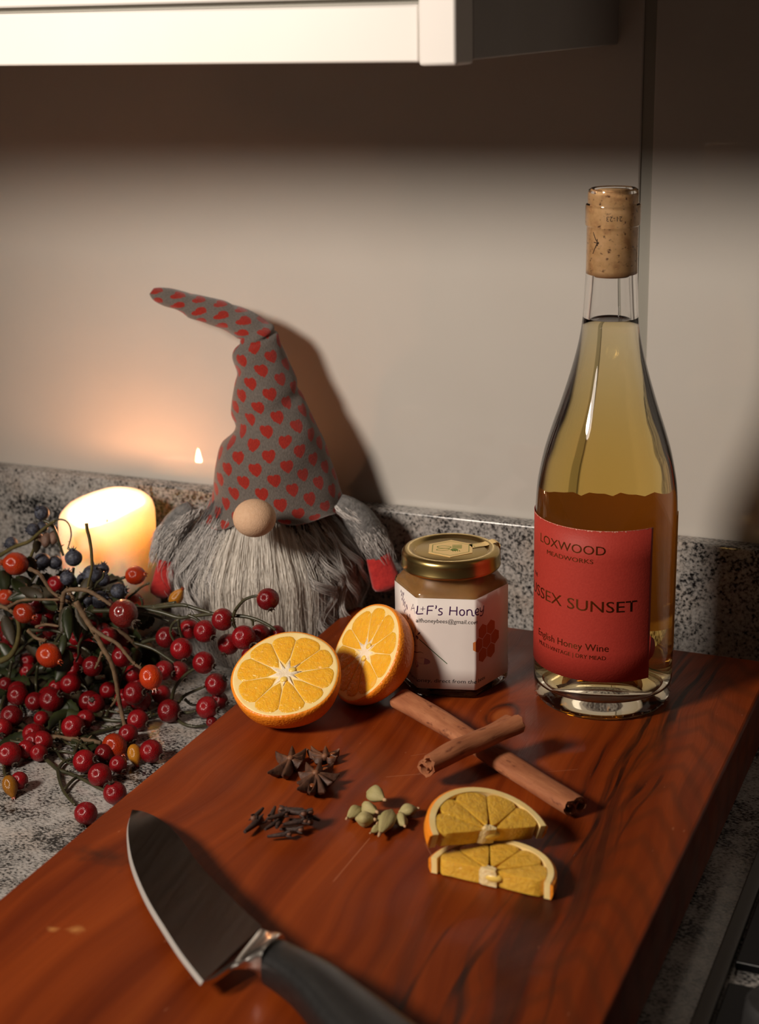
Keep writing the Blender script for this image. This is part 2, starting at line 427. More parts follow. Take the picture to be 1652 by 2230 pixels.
STEMS = (
 ('A', 'stem', 1.5, ((-0.5611, 0.812, 0.0641), (-0.5433, 0.812, 0.0664), (-0.5257, 0.812, 0.0704), (-0.5093, 0.812, 0.07), (-0.4952, 0.812, 0.0681), (-0.485, 0.812, 0.0705), (-0.4681, 0.812, 0.0746))),
 ('A', 'stem', 1.5, ((-0.5478, 0.818, 0.0588), (-0.5226, 0.818, 0.068), (-0.5069, 0.818, 0.0723), (-0.4949, 0.818, 0.0745), (-0.4855, 0.818, 0.0732), (-0.4743, 0.818, 0.0716))),
 ('A', 'stem', 1.1, ((-0.449, 0.8, 0.0797), (-0.4471, 0.8, 0.0842), (-0.4413, 0.8, 0.0911), (-0.4348, 0.8, 0.0946), (-0.431, 0.8, 0.0954))),
 ('A', 'stem', 1.2, ((-0.4522, 0.804, 0.0784), (-0.4425, 0.804, 0.0788), (-0.4345, 0.804, 0.0778), (-0.4267, 0.804, 0.0752), (-0.4221, 0.804, 0.0728))),
 ('A', 'stem', 0.9, ((-0.4393, 0.804, 0.0784), (-0.4378, 0.804, 0.0767), (-0.4376, 0.804, 0.0737))),
 ('A', 'stem', 1.1, ((-0.4497, 0.8, 0.0787), (-0.4487, 0.8, 0.0737), (-0.4472, 0.8, 0.0708))),
 ('A', 'stem', 1.1, ((-0.4823, 0.802, 0.0751), (-0.4774, 0.802, 0.0739), (-0.4727, 0.802, 0.0709))),
 ('A', 'stem', 1.0, ((-0.4886, 0.8, 0.0725), (-0.4883, 0.8, 0.0673), (-0.4869, 0.8, 0.0591))),
 ('A', 'stem', 1.0, ((-0.4887, 0.8, 0.0719), (-0.4932, 0.8, 0.0682), (-0.495, 0.8, 0.0623), (-0.4924, 0.8, 0.0564))),
 ('A', 'stem', 1.1, ((-0.5231, 0.816, 0.0459), (-0.5174, 0.816, 0.0525), (-0.5085, 0.816, 0.0569), (-0.4988, 0.816, 0.0589))),
 ('B', 'stem', 1.2, ((-0.5003, 0.805, 0.0137), (-0.4978, 0.805, 0.0212), (-0.4921, 0.805, 0.0291), (-0.486, 0.805, 0.0348), (-0.4804, 0.805, 0.0382))),
 ('B', 'stem', 1.1, ((-0.4975, 0.808, 0.0103), (-0.4924, 0.808, 0.016), (-0.4843, 0.808, 0.0208), (-0.4773, 0.808, 0.0247))),
 ('B', 'stem', 1.0, ((-0.4925, 0.808, 0.0137), (-0.4883, 0.808, 0.0105), (-0.4839, 0.808, 0.0108))),
 ('B', 'stem', 1.1, ((-0.4942, 0.804, 0.0054), (-0.488, 0.804, 0.0064), (-0.4821, 0.804, 0.0087))),
 ('B', 'stem', 1.1, ((-0.4955, 0.8012, 0.0022), (-0.4868, 0.7956, 0.0022), (-0.4782, 0.7952, 0.0022), (-0.4714, 0.7992, 0.0022))),
 ('B', 'stem', 1.2, ((-0.5363, 0.82, 0.0418), (-0.5225, 0.82, 0.0399), (-0.5124, 0.82, 0.0355), (-0.5041, 0.82, 0.0309))),
 ('B', 'stem', 1.3, ((-0.5518, 0.7837, 0.0022), (-0.5283, 0.7851, 0.0022), (-0.5124, 0.7985, 0.0022), (-0.5042, 0.8167, 0.0022))),
 ('C', 'stem', 1.2, ((-0.5405, 0.788, 0.0022), (-0.5505, 0.8148, 0.0022), (-0.5485, 0.82, 0.0137), (-0.543, 0.82, 0.0244))),
 ('C', 'stem', 1.2, ((-0.5365, 0.7604, 0.0022), (-0.5292, 0.7703, 0.0022), (-0.5241, 0.7794, 0.0022), (-0.518, 0.7964, 0.0022), (-0.5155, 0.8124, 0.0022))),
 ('C', 'stem', 1.2, ((-0.5228, 0.7655, 0.0022), (-0.5075, 0.7573, 0.0022), (-0.496, 0.7548, 0.0022))),
 ('D', 'stem', 1.4, ((-0.5531, 0.7197, 0.0022), (-0.5459, 0.7238, 0.0022), (-0.5355, 0.7184, 0.0022), (-0.5263, 0.7128, 0.0022), (-0.5173, 0.7111, 0.0022), (-0.5051, 0.7074, 0.0022), (-0.49, 0.7014, 0.0022), (-0.4838, 0.7, 0.0022))),
 ('D', 'stem', 1.2, ((-0.5263, 0.7128, 0.0022), (-0.517, 0.701, 0.0022), (-0.5047, 0.6884, 0.0022), (-0.4912, 0.6786, 0.0022))),
 ('D', 'stem', 1.0, ((-0.5078, 0.6921, 0.0022), (-0.5099, 0.7025, 0.0022), (-0.5094, 0.709, 0.0022), (-0.5042, 0.7135, 0.0022))),
 ('D', 'stem', 1.2, ((-0.5263, 0.7128, 0.0022), (-0.5288, 0.7223, 0.0022), (-0.5258, 0.7287, 0.0022))),
 ('D', 'stem', 1.2, ((-0.5272, 0.7309, 0.0022), (-0.5325, 0.7424, 0.0022), (-0.5354, 0.7524, 0.0022), (-0.5365, 0.7604, 0.0022))),
 ('D', 'stem', 1.0, ((-0.5304, 0.7418, 0.0022), (-0.5292, 0.7491, 0.0022), (-0.5246, 0.755, 0.0022))),
 ('E', 'stem', 1.4, ((-0.5758, 0.76, 0.0022), (-0.5838, 0.7755, 0.0022), (-0.6086, 0.808, 0.0027), (-0.6053, 0.808, 0.02))),
 ('E', 'stem', 1.4, ((-0.5695, 0.7479, 0.0022), (-0.5752, 0.7661, 0.0022), (-0.5696, 0.7733, 0.0022), (-0.5663, 0.7896, 0.0022), (-0.5638, 0.8021, 0.0022))),
 ('E', 'stem', 1.3, ((-0.5755, 0.7615, 0.0022), (-0.5644, 0.7556, 0.0022), (-0.5563, 0.7565, 0.0022), (-0.5448, 0.7573, 0.0022))),
 ('E', 'stem', 1.0, ((-0.576, 0.812, 0.0187), (-0.5736, 0.812, 0.0131), (-0.5665, 0.812, 0.0042))),
 ('F', 'stem', 1.3, ((-0.5889, 0.7407, 0.0022), (-0.5813, 0.74, 0.0022), (-0.5717, 0.7387, 0.0022), (-0.5645, 0.7358, 0.0022))),
 ('F', 'stem', 1.2, ((-0.559, 0.7043, 0.0022), (-0.5511, 0.6944, 0.0022), (-0.5429, 0.6912, 0.0022))),
 ('F', 'stem', 1.4, ((-0.612, 0.7725, 0.0022), (-0.6242, 0.7953, 0.0022), (-0.6327, 0.812, 0.0075), (-0.6292, 0.812, 0.0182))),
 ('G', 'stem', 1.4, ((-0.6219, 0.818, 0.0067), (-0.6012, 0.818, 0.0266), (-0.582, 0.818, 0.0361), (-0.5556, 0.818, 0.0496))),
 ('G', 'stem', 1.2, ((-0.6097, 0.82, 0.0111), (-0.5983, 0.82, 0.033), (-0.5858, 0.82, 0.048), (-0.5669, 0.82, 0.0571))),
 ('G', 'stem', 1.2, ((-0.6393, 0.822, 0.0127), (-0.6224, 0.822, 0.0288), (-0.6063, 0.822, 0.0404))),
 ('H', 'vine', 2.0, ((-0.6266, 0.796, 0.025), (-0.6179, 0.796, 0.0302), (-0.6118, 0.796, 0.0387), (-0.6084, 0.796, 0.05), (-0.6089, 0.796, 0.0587))),
 ('H', 'twig', 1.3, ((-0.6236, 0.798, 0.0641), (-0.6172, 0.798, 0.0627), (-0.6117, 0.798, 0.0592), (-0.6092, 0.798, 0.0556))),
 ('H', 'twig', 1.2, ((-0.602, 0.804, 0.0909), (-0.5944, 0.804, 0.0883), (-0.5903, 0.804, 0.083), (-0.5859, 0.804, 0.0772), (-0.5784, 0.804, 0.0733), (-0.5627, 0.804, 0.0668))),
 ('H', 'twig', 1.0, ((-0.617, 0.798, 0.0643), (-0.6065, 0.798, 0.0702), (-0.5955, 0.798, 0.0723), (-0.5756, 0.798, 0.0749))),
 ('H', 'twig', 1.1, ((-0.5987, 0.792, 0.0528), (-0.592, 0.792, 0.0479), (-0.5849, 0.792, 0.0473), (-0.5894, 0.792, 0.0457), (-0.5885, 0.792, 0.0407))),
 ('H', 'twig', 1.0, ((-0.5949, 0.796, 0.0538), (-0.5867, 0.796, 0.0568), (-0.5767, 0.796, 0.0569))),
 ('I', 'stem', 1.2, ((-0.5774, 0.846, 0.0678), (-0.568, 0.846, 0.0713), (-0.556, 0.846, 0.0764))),
 ('I', 'stem', 1.5, ((-0.5409, 0.83, 0.0618), (-0.5302, 0.83, 0.0642), (-0.5195, 0.83, 0.0669), (-0.5082, 0.83, 0.0703))),
 ('I', 'stem', 1.2, ((-0.5836, 0.845, 0.0524), (-0.5689, 0.845, 0.0536), (-0.5559, 0.845, 0.0567))),
 ('J', 'twig', 1.7, ((-0.5562, 0.788, 0.0798), (-0.5502, 0.788, 0.0696), (-0.5456, 0.788, 0.063), (-0.5414, 0.788, 0.056), (-0.5379, 0.788, 0.0492), (-0.5336, 0.788, 0.0425), (-0.531, 0.788, 0.0327), (-0.5297, 0.788, 0.0201), (-0.5285, 0.788, 0.009), (-0.5171, 0.7748, 0.0022), (-0.5028, 0.7577, 0.0022))),
 ('J', 'twig', 1.3, ((-0.5442, 0.786, 0.0639), (-0.536, 0.786, 0.0597), (-0.5261, 0.786, 0.0558), (-0.5199, 0.786, 0.0495), (-0.5145, 0.786, 0.0439), (-0.5093, 0.786, 0.0413))),
 ('J', 'twig', 1.0, ((-0.5387, 0.787, 0.0479), (-0.5417, 0.787, 0.0411), (-0.545, 0.787, 0.0355))),
 ('J', 'twig', 0.9, ((-0.5302, 0.788, 0.0181), (-0.5326, 0.788, 0.0139), (-0.5357, 0.788, 0.0101))),
 ('K', 'twig', 1.8, ((-0.5938, 0.7474, 0.0022), (-0.5838, 0.7483, 0.0022), (-0.5695, 0.7479, 0.0022), (-0.557, 0.7498, 0.0022), (-0.5441, 0.7512, 0.0022), (-0.5321, 0.7536, 0.0022), (-0.5218, 0.7533, 0.0022))),
 ('K', 'twig', 1.0, ((-0.5874, 0.7484, 0.0022), (-0.5867, 0.7573, 0.0022), (-0.5879, 0.768, 0.0022))),
 ('K', 'twig', 0.9, ((-0.5564, 0.75, 0.0022), (-0.5559, 0.7559, 0.0022), (-0.5547, 0.7592, 0.0022))),
 ('K', 'twig', 1.0, ((-0.5632, 0.7092, 0.0022), (-0.5553, 0.6992, 0.0022), (-0.5488, 0.6921, 0.0022))),
 ('L', 'twig', 1.5, ((-0.5736, 0.798, 0.0739), (-0.5707, 0.798, 0.0812), (-0.5625, 0.798, 0.0836), (-0.5537, 0.798, 0.084), (-0.5463, 0.798, 0.0812), (-0.541, 0.798, 0.0788), (-0.5364, 0.798, 0.0762))),
 ('L', 'twig', 1.3, ((-0.5764, 0.802, 0.0721), (-0.5778, 0.802, 0.0655), (-0.5763, 0.802, 0.0593), (-0.5736, 0.802, 0.0499))),
 ('L', 'twig', 1.2, ((-0.5706, 0.798, 0.0828), (-0.5663, 0.798, 0.0796), (-0.5649, 0.798, 0.0756))),
 ('L', 'twig', 1.4, ((-0.5534, 0.82, 0.0492), (-0.5446, 0.82, 0.0478), (-0.5363, 0.82, 0.0418), (-0.5331, 0.82, 0.0384))),
 ('M', 'vine', 1.4, ((-0.6615, 0.852, 0.0773), (-0.6491, 0.852, 0.0849), (-0.6362, 0.852, 0.0904), (-0.6288, 0.852, 0.0962), (-0.6206, 0.852, 0.1028), (-0.6126, 0.852, 0.1082))),
 ('M', 'stem', 0.6, ((-0.6112, 0.85, 0.109), (-0.6073, 0.85, 0.1104), (-0.6026, 0.85, 0.1099), (-0.5996, 0.85, 0.1063), (-0.5991, 0.85, 0.1002), (-0.6007, 0.85, 0.095), (-0.6031, 0.85, 0.0895))),
 ('M', 'stem', 1.2, ((-0.6246, 0.856, 0.1057), (-0.6188, 0.856, 0.1037), (-0.6156, 0.856, 0.0981), (-0.6134, 0.856, 0.09), (-0.6112, 0.856, 0.0819))),
 ('M', 'vine', 1.2, ((-0.6298, 0.84, 0.0783), (-0.6242, 0.84, 0.089), (-0.6196, 0.84, 0.0977))),
 ('M', 'stem', 1.2, ((-0.6528, 0.85, 0.038), (-0.6391, 0.85, 0.0569), (-0.6281, 0.85, 0.0718), (-0.625, 0.85, 0.0762))),
 ('N', 'vine', 1.1, ((-0.5599, 0.812, 0.1243), (-0.5596, 0.812, 0.1197), (-0.5586, 0.812, 0.1151), (-0.5579, 0.812, 0.1074), (-0.558, 0.812, 0.0989), (-0.559, 0.812, 0.0915), (-0.5619, 0.812, 0.0832), (-0.5635, 0.812, 0.0766))),
 ('N', 'stem', 0.9, ((-0.5839, 0.828, 0.0859), (-0.5853, 0.828, 0.0793), (-0.5884, 0.828, 0.0694), (-0.5899, 0.828, 0.061))),
 ('N', 'stem', 1.2, ((-0.592, 0.83, 0.0534), (-0.5837, 0.83, 0.0644), (-0.5757, 0.83, 0.0719), (-0.5698, 0.83, 0.0776))),
 ('N', 'stem', 1.1, ((-0.576, 0.83, 0.0686), (-0.5668, 0.83, 0.0714), (-0.5578, 0.83, 0.0719))),
 ('G', 'stem', 0.8837, ((-0.5573, 0.8409, 0.0562), (-0.5531, 0.8409, 0.0605), (-0.5502, 0.8409, 0.0649), (-0.5451, 0.8409, 0.0689), (-0.5405, 0.8409, 0.0731), (-0.5343, 0.8409, 0.0765))),  # from here on: dark filler stems, added to darken the inside of the heap
 ('G', 'stem', 0.9559, ((-0.6267, 0.83, 0.0412), (-0.6351, 0.83, 0.0392), (-0.6436, 0.83, 0.0374), (-0.6518, 0.83, 0.0373), (-0.6575, 0.83, 0.0385), (-0.6575, 0.83, 0.0384))),
 ('E', 'stem', 1.2929, ((-0.5626, 0.7869, 0.0022), (-0.5653, 0.7809, 0.0022), (-0.5661, 0.7738, 0.0022), (-0.5695, 0.7685, 0.0022), (-0.5719, 0.7625, 0.0022), (-0.5761, 0.758, 0.0022))),
 ('C', 'stem', 1.1934, ((-0.559, 0.8169, 0.0022), (-0.56, 0.8095, 0.0022), (-0.5606, 0.802, 0.0022), (-0.5645, 0.7968, 0.0022), (-0.5669, 0.7905, 0.0022), (-0.572, 0.7865, 0.0022))),
 ('G', 'stem', 1.2045, ((-0.5839, 0.8179, 0.0526), (-0.5835, 0.8179, 0.0569), (-0.5819, 0.8179, 0.0613), (-0.5832, 0.8179, 0.0653), (-0.5876, 0.8179, 0.0681), (-0.5941, 0.8179, 0.0696))),
 ('C', 'stem', 0.8898, ((-0.54, 0.8336, 0.026), (-0.5474, 0.8336, 0.0263), (-0.5545, 0.8336, 0.0272), (-0.5625, 0.8336, 0.0262), (-0.5706, 0.8336, 0.0247), (-0.5781, 0.8336, 0.0253))),
 ('G', 'stem', 1.2767, ((-0.5998, 0.8172, 0.0321), (-0.5919, 0.8172, 0.0346), (-0.5838, 0.8172, 0.0353), (-0.5767, 0.8172, 0.0345), (-0.5711, 0.8172, 0.0324), (-0.5674, 0.8172, 0.0292))),
 ('E', 'stem', 1.1377, ((-0.583, 0.8366, 0.0038), (-0.5878, 0.8366, 0.0066), (-0.5908, 0.8366, 0.0102), (-0.5899, 0.8366, 0.0148), (-0.5921, 0.8366, 0.0186), (-0.5932, 0.8366, 0.0228))),
 ('F', 'stem', 0.9633, ((-0.551, 0.7376, 0.0022), (-0.554, 0.7323, 0.0022), (-0.5594, 0.7294, 0.0022), (-0.5658, 0.7279, 0.0022), (-0.5714, 0.7251, 0.0022), (-0.5752, 0.7206, 0.0022))),
 ('E', 'stem', 1.1466, ((-0.6025, 0.8323, 0.0139), (-0.6004, 0.8323, 0.0186), (-0.599, 0.8323, 0.0232), (-0.6016, 0.8323, 0.0269), (-0.6065, 0.8323, 0.0296), (-0.6112, 0.8323, 0.0325))),
 ('F', 'stem', 1.1019, ((-0.5424, 0.7353, 0.0022), (-0.5498, 0.7362, 0.0022), (-0.5557, 0.7339, 0.0022), (-0.5633, 0.7351, 0.0022), (-0.5708, 0.7397, 0.0022), (-0.577, 0.7464, 0.0022))),
 ('G', 'stem', 0.9496, ((-0.6495, 0.8433, 0.02), (-0.6522, 0.8433, 0.0153), (-0.6578, 0.8433, 0.0108), (-0.6651, 0.8433, 0.007), (-0.6704, 0.8433, 0.0024), (-0.6653, 0.8348, 0.0022))),
 ('E', 'stem', 0.8484, ((-0.5829, 0.7597, 0.0022), (-0.5902, 0.7658, 0.0022), (-0.5953, 0.7737, 0.0022), (-0.6018, 0.781, 0.0022), (-0.6083, 0.7885, 0.0022), (-0.6164, 0.7946, 0.0022))),
 ('G', 'stem', 1.1276, ((-0.6181, 0.8434, 0.0407), (-0.6131, 0.8434, 0.038), (-0.6068, 0.8434, 0.0361), (-0.603, 0.8434, 0.0328), (-0.6009, 0.8434, 0.0289), (-0.6006, 0.8434, 0.0245))),
 ('C', 'stem', 1.2222, ((-0.5243, 0.8002, 0.0022), (-0.5322, 0.8026, 0.0022), (-0.5402, 0.8066, 0.0022), (-0.5482, 0.8112, 0.0022), (-0.5563, 0.8158, 0.0022), (-0.5645, 0.8177, 0.0022))),
 ('G', 'stem', 0.9934, ((-0.6381, 0.826, 0.039), (-0.6333, 0.826, 0.0434), (-0.6294, 0.826, 0.0479), (-0.6242, 0.826, 0.0522), (-0.617, 0.826, 0.0556), (-0.6108, 0.826, 0.0594))),
 ('F', 'stem', 0.916, ((-0.5835, 0.7379, 0.0022), (-0.5756, 0.7358, 0.0022), (-0.5686, 0.7364, 0.0022), (-0.5632, 0.7394, 0.0022), (-0.5562, 0.74, 0.0022), (-0.5485, 0.7381, 0.0022))),
 ('E', 'stem', 0.9897, ((-0.5631, 0.7859, 0.0022), (-0.5574, 0.7783, 0.0022), (-0.5552, 0.7704, 0.0022), (-0.5547, 0.7629, 0.0022), (-0.5574, 0.7572, 0.0022), (-0.563, 0.7542, 0.0022))),
 ('C', 'stem', 1.1001, ((-0.537, 0.8132, 0.0098), (-0.5317, 0.8132, 0.0076), (-0.5292, 0.8132, 0.004), (-0.5239, 0.8109, 0.0022), (-0.5169, 0.8045, 0.0022), (-0.512, 0.7966, 0.0022))),
 ('G', 'stem', 1.2171, ((-0.5777, 0.8414, 0.0312), (-0.5714, 0.8414, 0.035), (-0.5662, 0.8414, 0.0392), (-0.5591, 0.8414, 0.0424), (-0.5515, 0.8414, 0.0451), (-0.5446, 0.8414, 0.0483))),
 ('E', 'stem', 1.049, ((-0.5483, 0.7967, 0.0022), (-0.5564, 0.7999, 0.0022), (-0.5637, 0.8065, 0.0022), (-0.5716, 0.8123, 0.0022), (-0.58, 0.815, 0.0022), (-0.5885, 0.8195, 0.0022))),
 ('G', 'stem', 1.2893, ((-0.5805, 0.8393, 0.0323), (-0.5753, 0.8393, 0.0298), (-0.572, 0.8393, 0.0263), (-0.572, 0.8393, 0.0219), (-0.5736, 0.8393, 0.0173), (-0.5721, 0.8393, 0.0133))),
 ('G', 'stem', 1.039, ((-0.5732, 0.8168, 0.0703), (-0.5678, 0.8168, 0.0742), (-0.5617, 0.8168, 0.0778), (-0.5586, 0.8168, 0.0821), (-0.554, 0.8168, 0.0861), (-0.5527, 0.8168, 0.0904))),
 ('E', 'stem', 1.0061, ((-0.5507, 0.7469, 0.0022), (-0.5537, 0.7545, 0.0022), (-0.558, 0.7621, 0.0022), (-0.5632, 0.7697, 0.0022), (-0.5678, 0.7775, 0.0022), (-0.575, 0.784, 0.0022))),
 ('E', 'stem', 1.2659, ((-0.5843, 0.7853, 0.0022), (-0.5865, 0.7935, 0.0022), (-0.5893, 0.802, 0.0022), (-0.5945, 0.8103, 0.0022), (-0.6024, 0.817, 0.0022), (-0.6053, 0.8211, 0.0045))),
 ('C', 'stem', 0.815, ((-0.5498, 0.8207, 0.0256), (-0.5527, 0.8207, 0.0291), (-0.557, 0.8207, 0.032), (-0.5604, 0.8207, 0.0353), (-0.5655, 0.8207, 0.0377), (-0.5705, 0.8207, 0.0403))),
 ('E', 'stem', 0.9058, ((-0.5542, 0.7396, 0.0022), (-0.5471, 0.7344, 0.0022), (-0.5395, 0.7317, 0.0022), (-0.5329, 0.7262, 0.0022), (-0.5256, 0.7227, 0.0022), (-0.5184, 0.7219, 0.0022))),
 ('G', 'stem', 0.857, ((-0.5949, 0.8441, 0.0445), (-0.5994, 0.8441, 0.0401), (-0.6067, 0.8441, 0.0368), (-0.6123, 0.8441, 0.0326), (-0.6162, 0.8441, 0.028), (-0.6224, 0.8441, 0.0239))),
 ('E', 'stem', 0.8136, ((-0.6032, 0.8123, 0.0022), (-0.6099, 0.8203, 0.0022), (-0.6185, 0.8261, 0.0022), (-0.626, 0.834, 0.0022), (-0.6325, 0.8373, 0.0037), (-0.6349, 0.8373, 0.0076))),
 ('G', 'stem', 1.2951, ((-0.6175, 0.8177, 0.0404), (-0.6093, 0.8177, 0.0414), (-0.6011, 0.8177, 0.0431), (-0.5935, 0.8177, 0.0426), (-0.5864, 0.8177, 0.0417), (-0.5789, 0.8177, 0.0414))),
 ('F', 'stem', 1.134, ((-0.5554, 0.7292, 0.0022), (-0.5501, 0.7323, 0.0022), (-0.5429, 0.732, 0.0022), (-0.5374, 0.7348, 0.0022), (-0.5303, 0.7347, 0.0022), (-0.5229, 0.7332, 0.0022))),
 ('G', 'stem', 1.2192, ((-0.6422, 0.837, 0.0305), (-0.6369, 0.837, 0.0279), (-0.6319, 0.837, 0.0251), (-0.6272, 0.837, 0.0222), (-0.6216, 0.837, 0.0198), (-0.6177, 0.837, 0.0166))),
 ('G', 'stem', 0.9818, ((-0.6491, 0.8354, 0.0358), (-0.6458, 0.8354, 0.0322), (-0.643, 0.8354, 0.0285), (-0.638, 0.8354, 0.0257), (-0.6338, 0.8354, 0.0225), (-0.6286, 0.8354, 0.0199))),
 ('G', 'stem', 0.9531, ((-0.6248, 0.8357, 0.0538), (-0.6249, 0.8357, 0.0494), (-0.6269, 0.8357, 0.0449), (-0.6322, 0.8357, 0.0406), (-0.6376, 0.8357, 0.0362), (-0.6394, 0.8357, 0.0316))),
 ('G', 'stem', 1.1919, ((-0.6032, 0.8362, 0.0433), (-0.6092, 0.8362, 0.0393), (-0.6144, 0.8362, 0.035), (-0.6192, 0.8362, 0.0305), (-0.6212, 0.8362, 0.0259), (-0.6193, 0.8362, 0.0219))),
 ('G', 'stem', 0.8906, ((-0.5969, 0.8323, 0.0485), (-0.6, 0.8323, 0.044), (-0.6059, 0.8323, 0.0399), (-0.6118, 0.8323, 0.0358), (-0.6197, 0.8323, 0.0331), (-0.6278, 0.8323, 0.0304))),
 ('E', 'stem', 0.8915, ((-0.5681, 0.8164, 0.0022), (-0.5761, 0.8214, 0.0024), (-0.5811, 0.8214, 0.0049), (-0.5839, 0.8214, 0.0085), (-0.5893, 0.8214, 0.0109), (-0.5969, 0.8214, 0.0113))),
 ('G', 'stem', 1.2681, ((-0.5886, 0.8205, 0.0308), (-0.5955, 0.8205, 0.0319), (-0.603, 0.8205, 0.0324), (-0.6099, 0.8205, 0.0336), (-0.6166, 0.8205, 0.0351), (-0.6205, 0.8205, 0.0383))),
 ('E', 'stem', 1.2415, ((-0.6039, 0.8205, 0.0022), (-0.6112, 0.8193, 0.0022), (-0.6198, 0.8213, 0.0022), (-0.6275, 0.8206, 0.0022), (-0.6351, 0.8196, 0.0022), (-0.6402, 0.8154, 0.0022))),
 ('C', 'stem', 1.1023, ((-0.5574, 0.8211, 0.0022), (-0.5491, 0.818, 0.0022), (-0.5414, 0.8122, 0.0022), (-0.5333, 0.8095, 0.0022), (-0.5259, 0.8038, 0.0022), (-0.5197, 0.7966, 0.0022))),
 ('G', 'stem', 1.2798, ((-0.6227, 0.8413, 0.0485), (-0.6309, 0.8413, 0.0484), (-0.6394, 0.8413, 0.0469), (-0.648, 0.8413, 0.0453), (-0.6563, 0.8413, 0.0427), (-0.665, 0.8413, 0.041))),
 ('G', 'stem', 0.84, ((-0.6126, 0.826, 0.013), (-0.6043, 0.826, 0.0141), (-0.5968, 0.826, 0.0135), (-0.591, 0.826, 0.0113), (-0.5833, 0.826, 0.0111), (-0.5755, 0.826, 0.0112))),
 ('G', 'stem', 1.2993, ((-0.5241, 0.8123, 0.0467), (-0.5173, 0.8123, 0.0498), (-0.5098, 0.8123, 0.0517), (-0.503, 0.8123, 0.0546), (-0.4954, 0.8123, 0.056), (-0.4885, 0.8123, 0.0556))),
 ('G', 'stem', 1.0553, ((-0.6515, 0.8301, 0.0208), (-0.6598, 0.8301, 0.0197), (-0.66, 0.8301, 0.0181), (-0.6601, 0.8301, 0.017), (-0.6602, 0.8301, 0.0167), (-0.6601, 0.8301, 0.017))),
 ('G', 'stem', 0.9385, ((-0.5617, 0.8314, 0.0593), (-0.5677, 0.8314, 0.0556), (-0.5713, 0.8314, 0.0512), (-0.5766, 0.8314, 0.0471), (-0.5808, 0.8314, 0.0427), (-0.5839, 0.8314, 0.0382))),
 ('F', 'stem', 0.9521, ((-0.6095, 0.7893, 0.0022), (-0.6011, 0.7846, 0.0022), (-0.5928, 0.7824, 0.0022), (-0.5845, 0.7783, 0.0022), (-0.5764, 0.7739, 0.0022), (-0.5683, 0.7701, 0.0022))),
 ('C', 'stem', 1.0721, ((-0.5576, 0.8312, 0.0065), (-0.5657, 0.8312, 0.0051), (-0.5737, 0.8312, 0.0043), (-0.5816, 0.8309, 0.0022), (-0.5866, 0.8264, 0.0022), (-0.5925, 0.8232, 0.0022))),
 ('G', 'stem', 0.952, ((-0.5717, 0.8224, 0.0464), (-0.5637, 0.8224, 0.0479), (-0.5559, 0.8224, 0.0484), (-0.5495, 0.8224, 0.0469), (-0.543, 0.8224, 0.0456), (-0.5358, 0.8224, 0.045))),
 ('G', 'stem', 1.2317, ((-0.6189, 0.8383, 0.0193), (-0.617, 0.8383, 0.0153), (-0.6135, 0.8383, 0.0118), (-0.609, 0.8383, 0.0088), (-0.6058, 0.8383, 0.0053), (-0.6011, 0.8383, 0.0024))),
 ('E', 'stem', 0.8013, ((-0.5611, 0.7568, 0.0022), (-0.5533, 0.7537, 0.0022), (-0.5465, 0.7478, 0.0022), (-0.5388, 0.7446, 0.0022), (-0.5319, 0.7451, 0.0022), (-0.5244, 0.7429, 0.0022))),
 ('G', 'stem', 0.9453, ((-0.5686, 0.8149, 0.0464), (-0.5723, 0.8149, 0.042), (-0.5753, 0.8149, 0.0375), (-0.5763, 0.8149, 0.0331), (-0.5768, 0.8149, 0.0287), (-0.5792, 0.8149, 0.0242))),
 ('G', 'stem', 1.2874, ((-0.5443, 0.8233, 0.061), (-0.5365, 0.8233, 0.0626), (-0.5293, 0.8233, 0.0622), (-0.522, 0.8233, 0.062), (-0.5155, 0.8233, 0.0608), (-0.5092, 0.8233, 0.0594))),
 ('E', 'stem', 1.0164, ((-0.5806, 0.789, 0.0022), (-0.5751, 0.7924, 0.0022), (-0.5682, 0.7937, 0.0022), (-0.561, 0.7945, 0.0022), (-0.5538, 0.7953, 0.0022), (-0.5458, 0.7925, 0.0022))),
 ('G', 'stem', 1.1689, ((-0.6032, 0.837, 0.0492), (-0.6081, 0.837, 0.0449), (-0.6094, 0.837, 0.0404), (-0.6089, 0.837, 0.0361), (-0.6054, 0.837, 0.0327), (-0.6015, 0.837, 0.0294))),
 ('G', 'stem', 1.2406, ((-0.5487, 0.8443, 0.0269), (-0.5494, 0.8443, 0.0311), (-0.5508, 0.8443, 0.0351), (-0.5489, 0.8443, 0.0397), (-0.5502, 0.8443, 0.0437), (-0.5482, 0.8443, 0.0482))),
 ('C', 'stem', 0.9423, ((-0.53, 0.8003, 0.0022), (-0.5352, 0.7965, 0.0022), (-0.5422, 0.7957, 0.0022), (-0.5496, 0.7955, 0.0022), (-0.5573, 0.7963, 0.0022), (-0.5655, 0.8005, 0.0022))),
 ('F', 'stem', 0.9773, ((-0.5826, 0.7379, 0.0022), (-0.5903, 0.7427, 0.0022), (-0.5985, 0.7458, 0.0022), (-0.6016, 0.7483, 0.0022), (-0.6036, 0.7511, 0.0022), (-0.6074, 0.7563, 0.0022))),
 ('E', 'stem', 1.1709, ((-0.5514, 0.7579, 0.0022), (-0.5444, 0.7522, 0.0022), (-0.5367, 0.7496, 0.0022), (-0.5292, 0.7456, 0.0022), (-0.5224, 0.7402, 0.0022), (-0.5157, 0.735, 0.0022))),
 ('G', 'stem', 1.1958, ((-0.6448, 0.844, 0.008), (-0.6479, 0.844, 0.0032), (-0.6459, 0.8367, 0.0022), (-0.6439, 0.8279, 0.0022), (-0.6462, 0.8211, 0.0022), (-0.6508, 0.8163, 0.0022))),
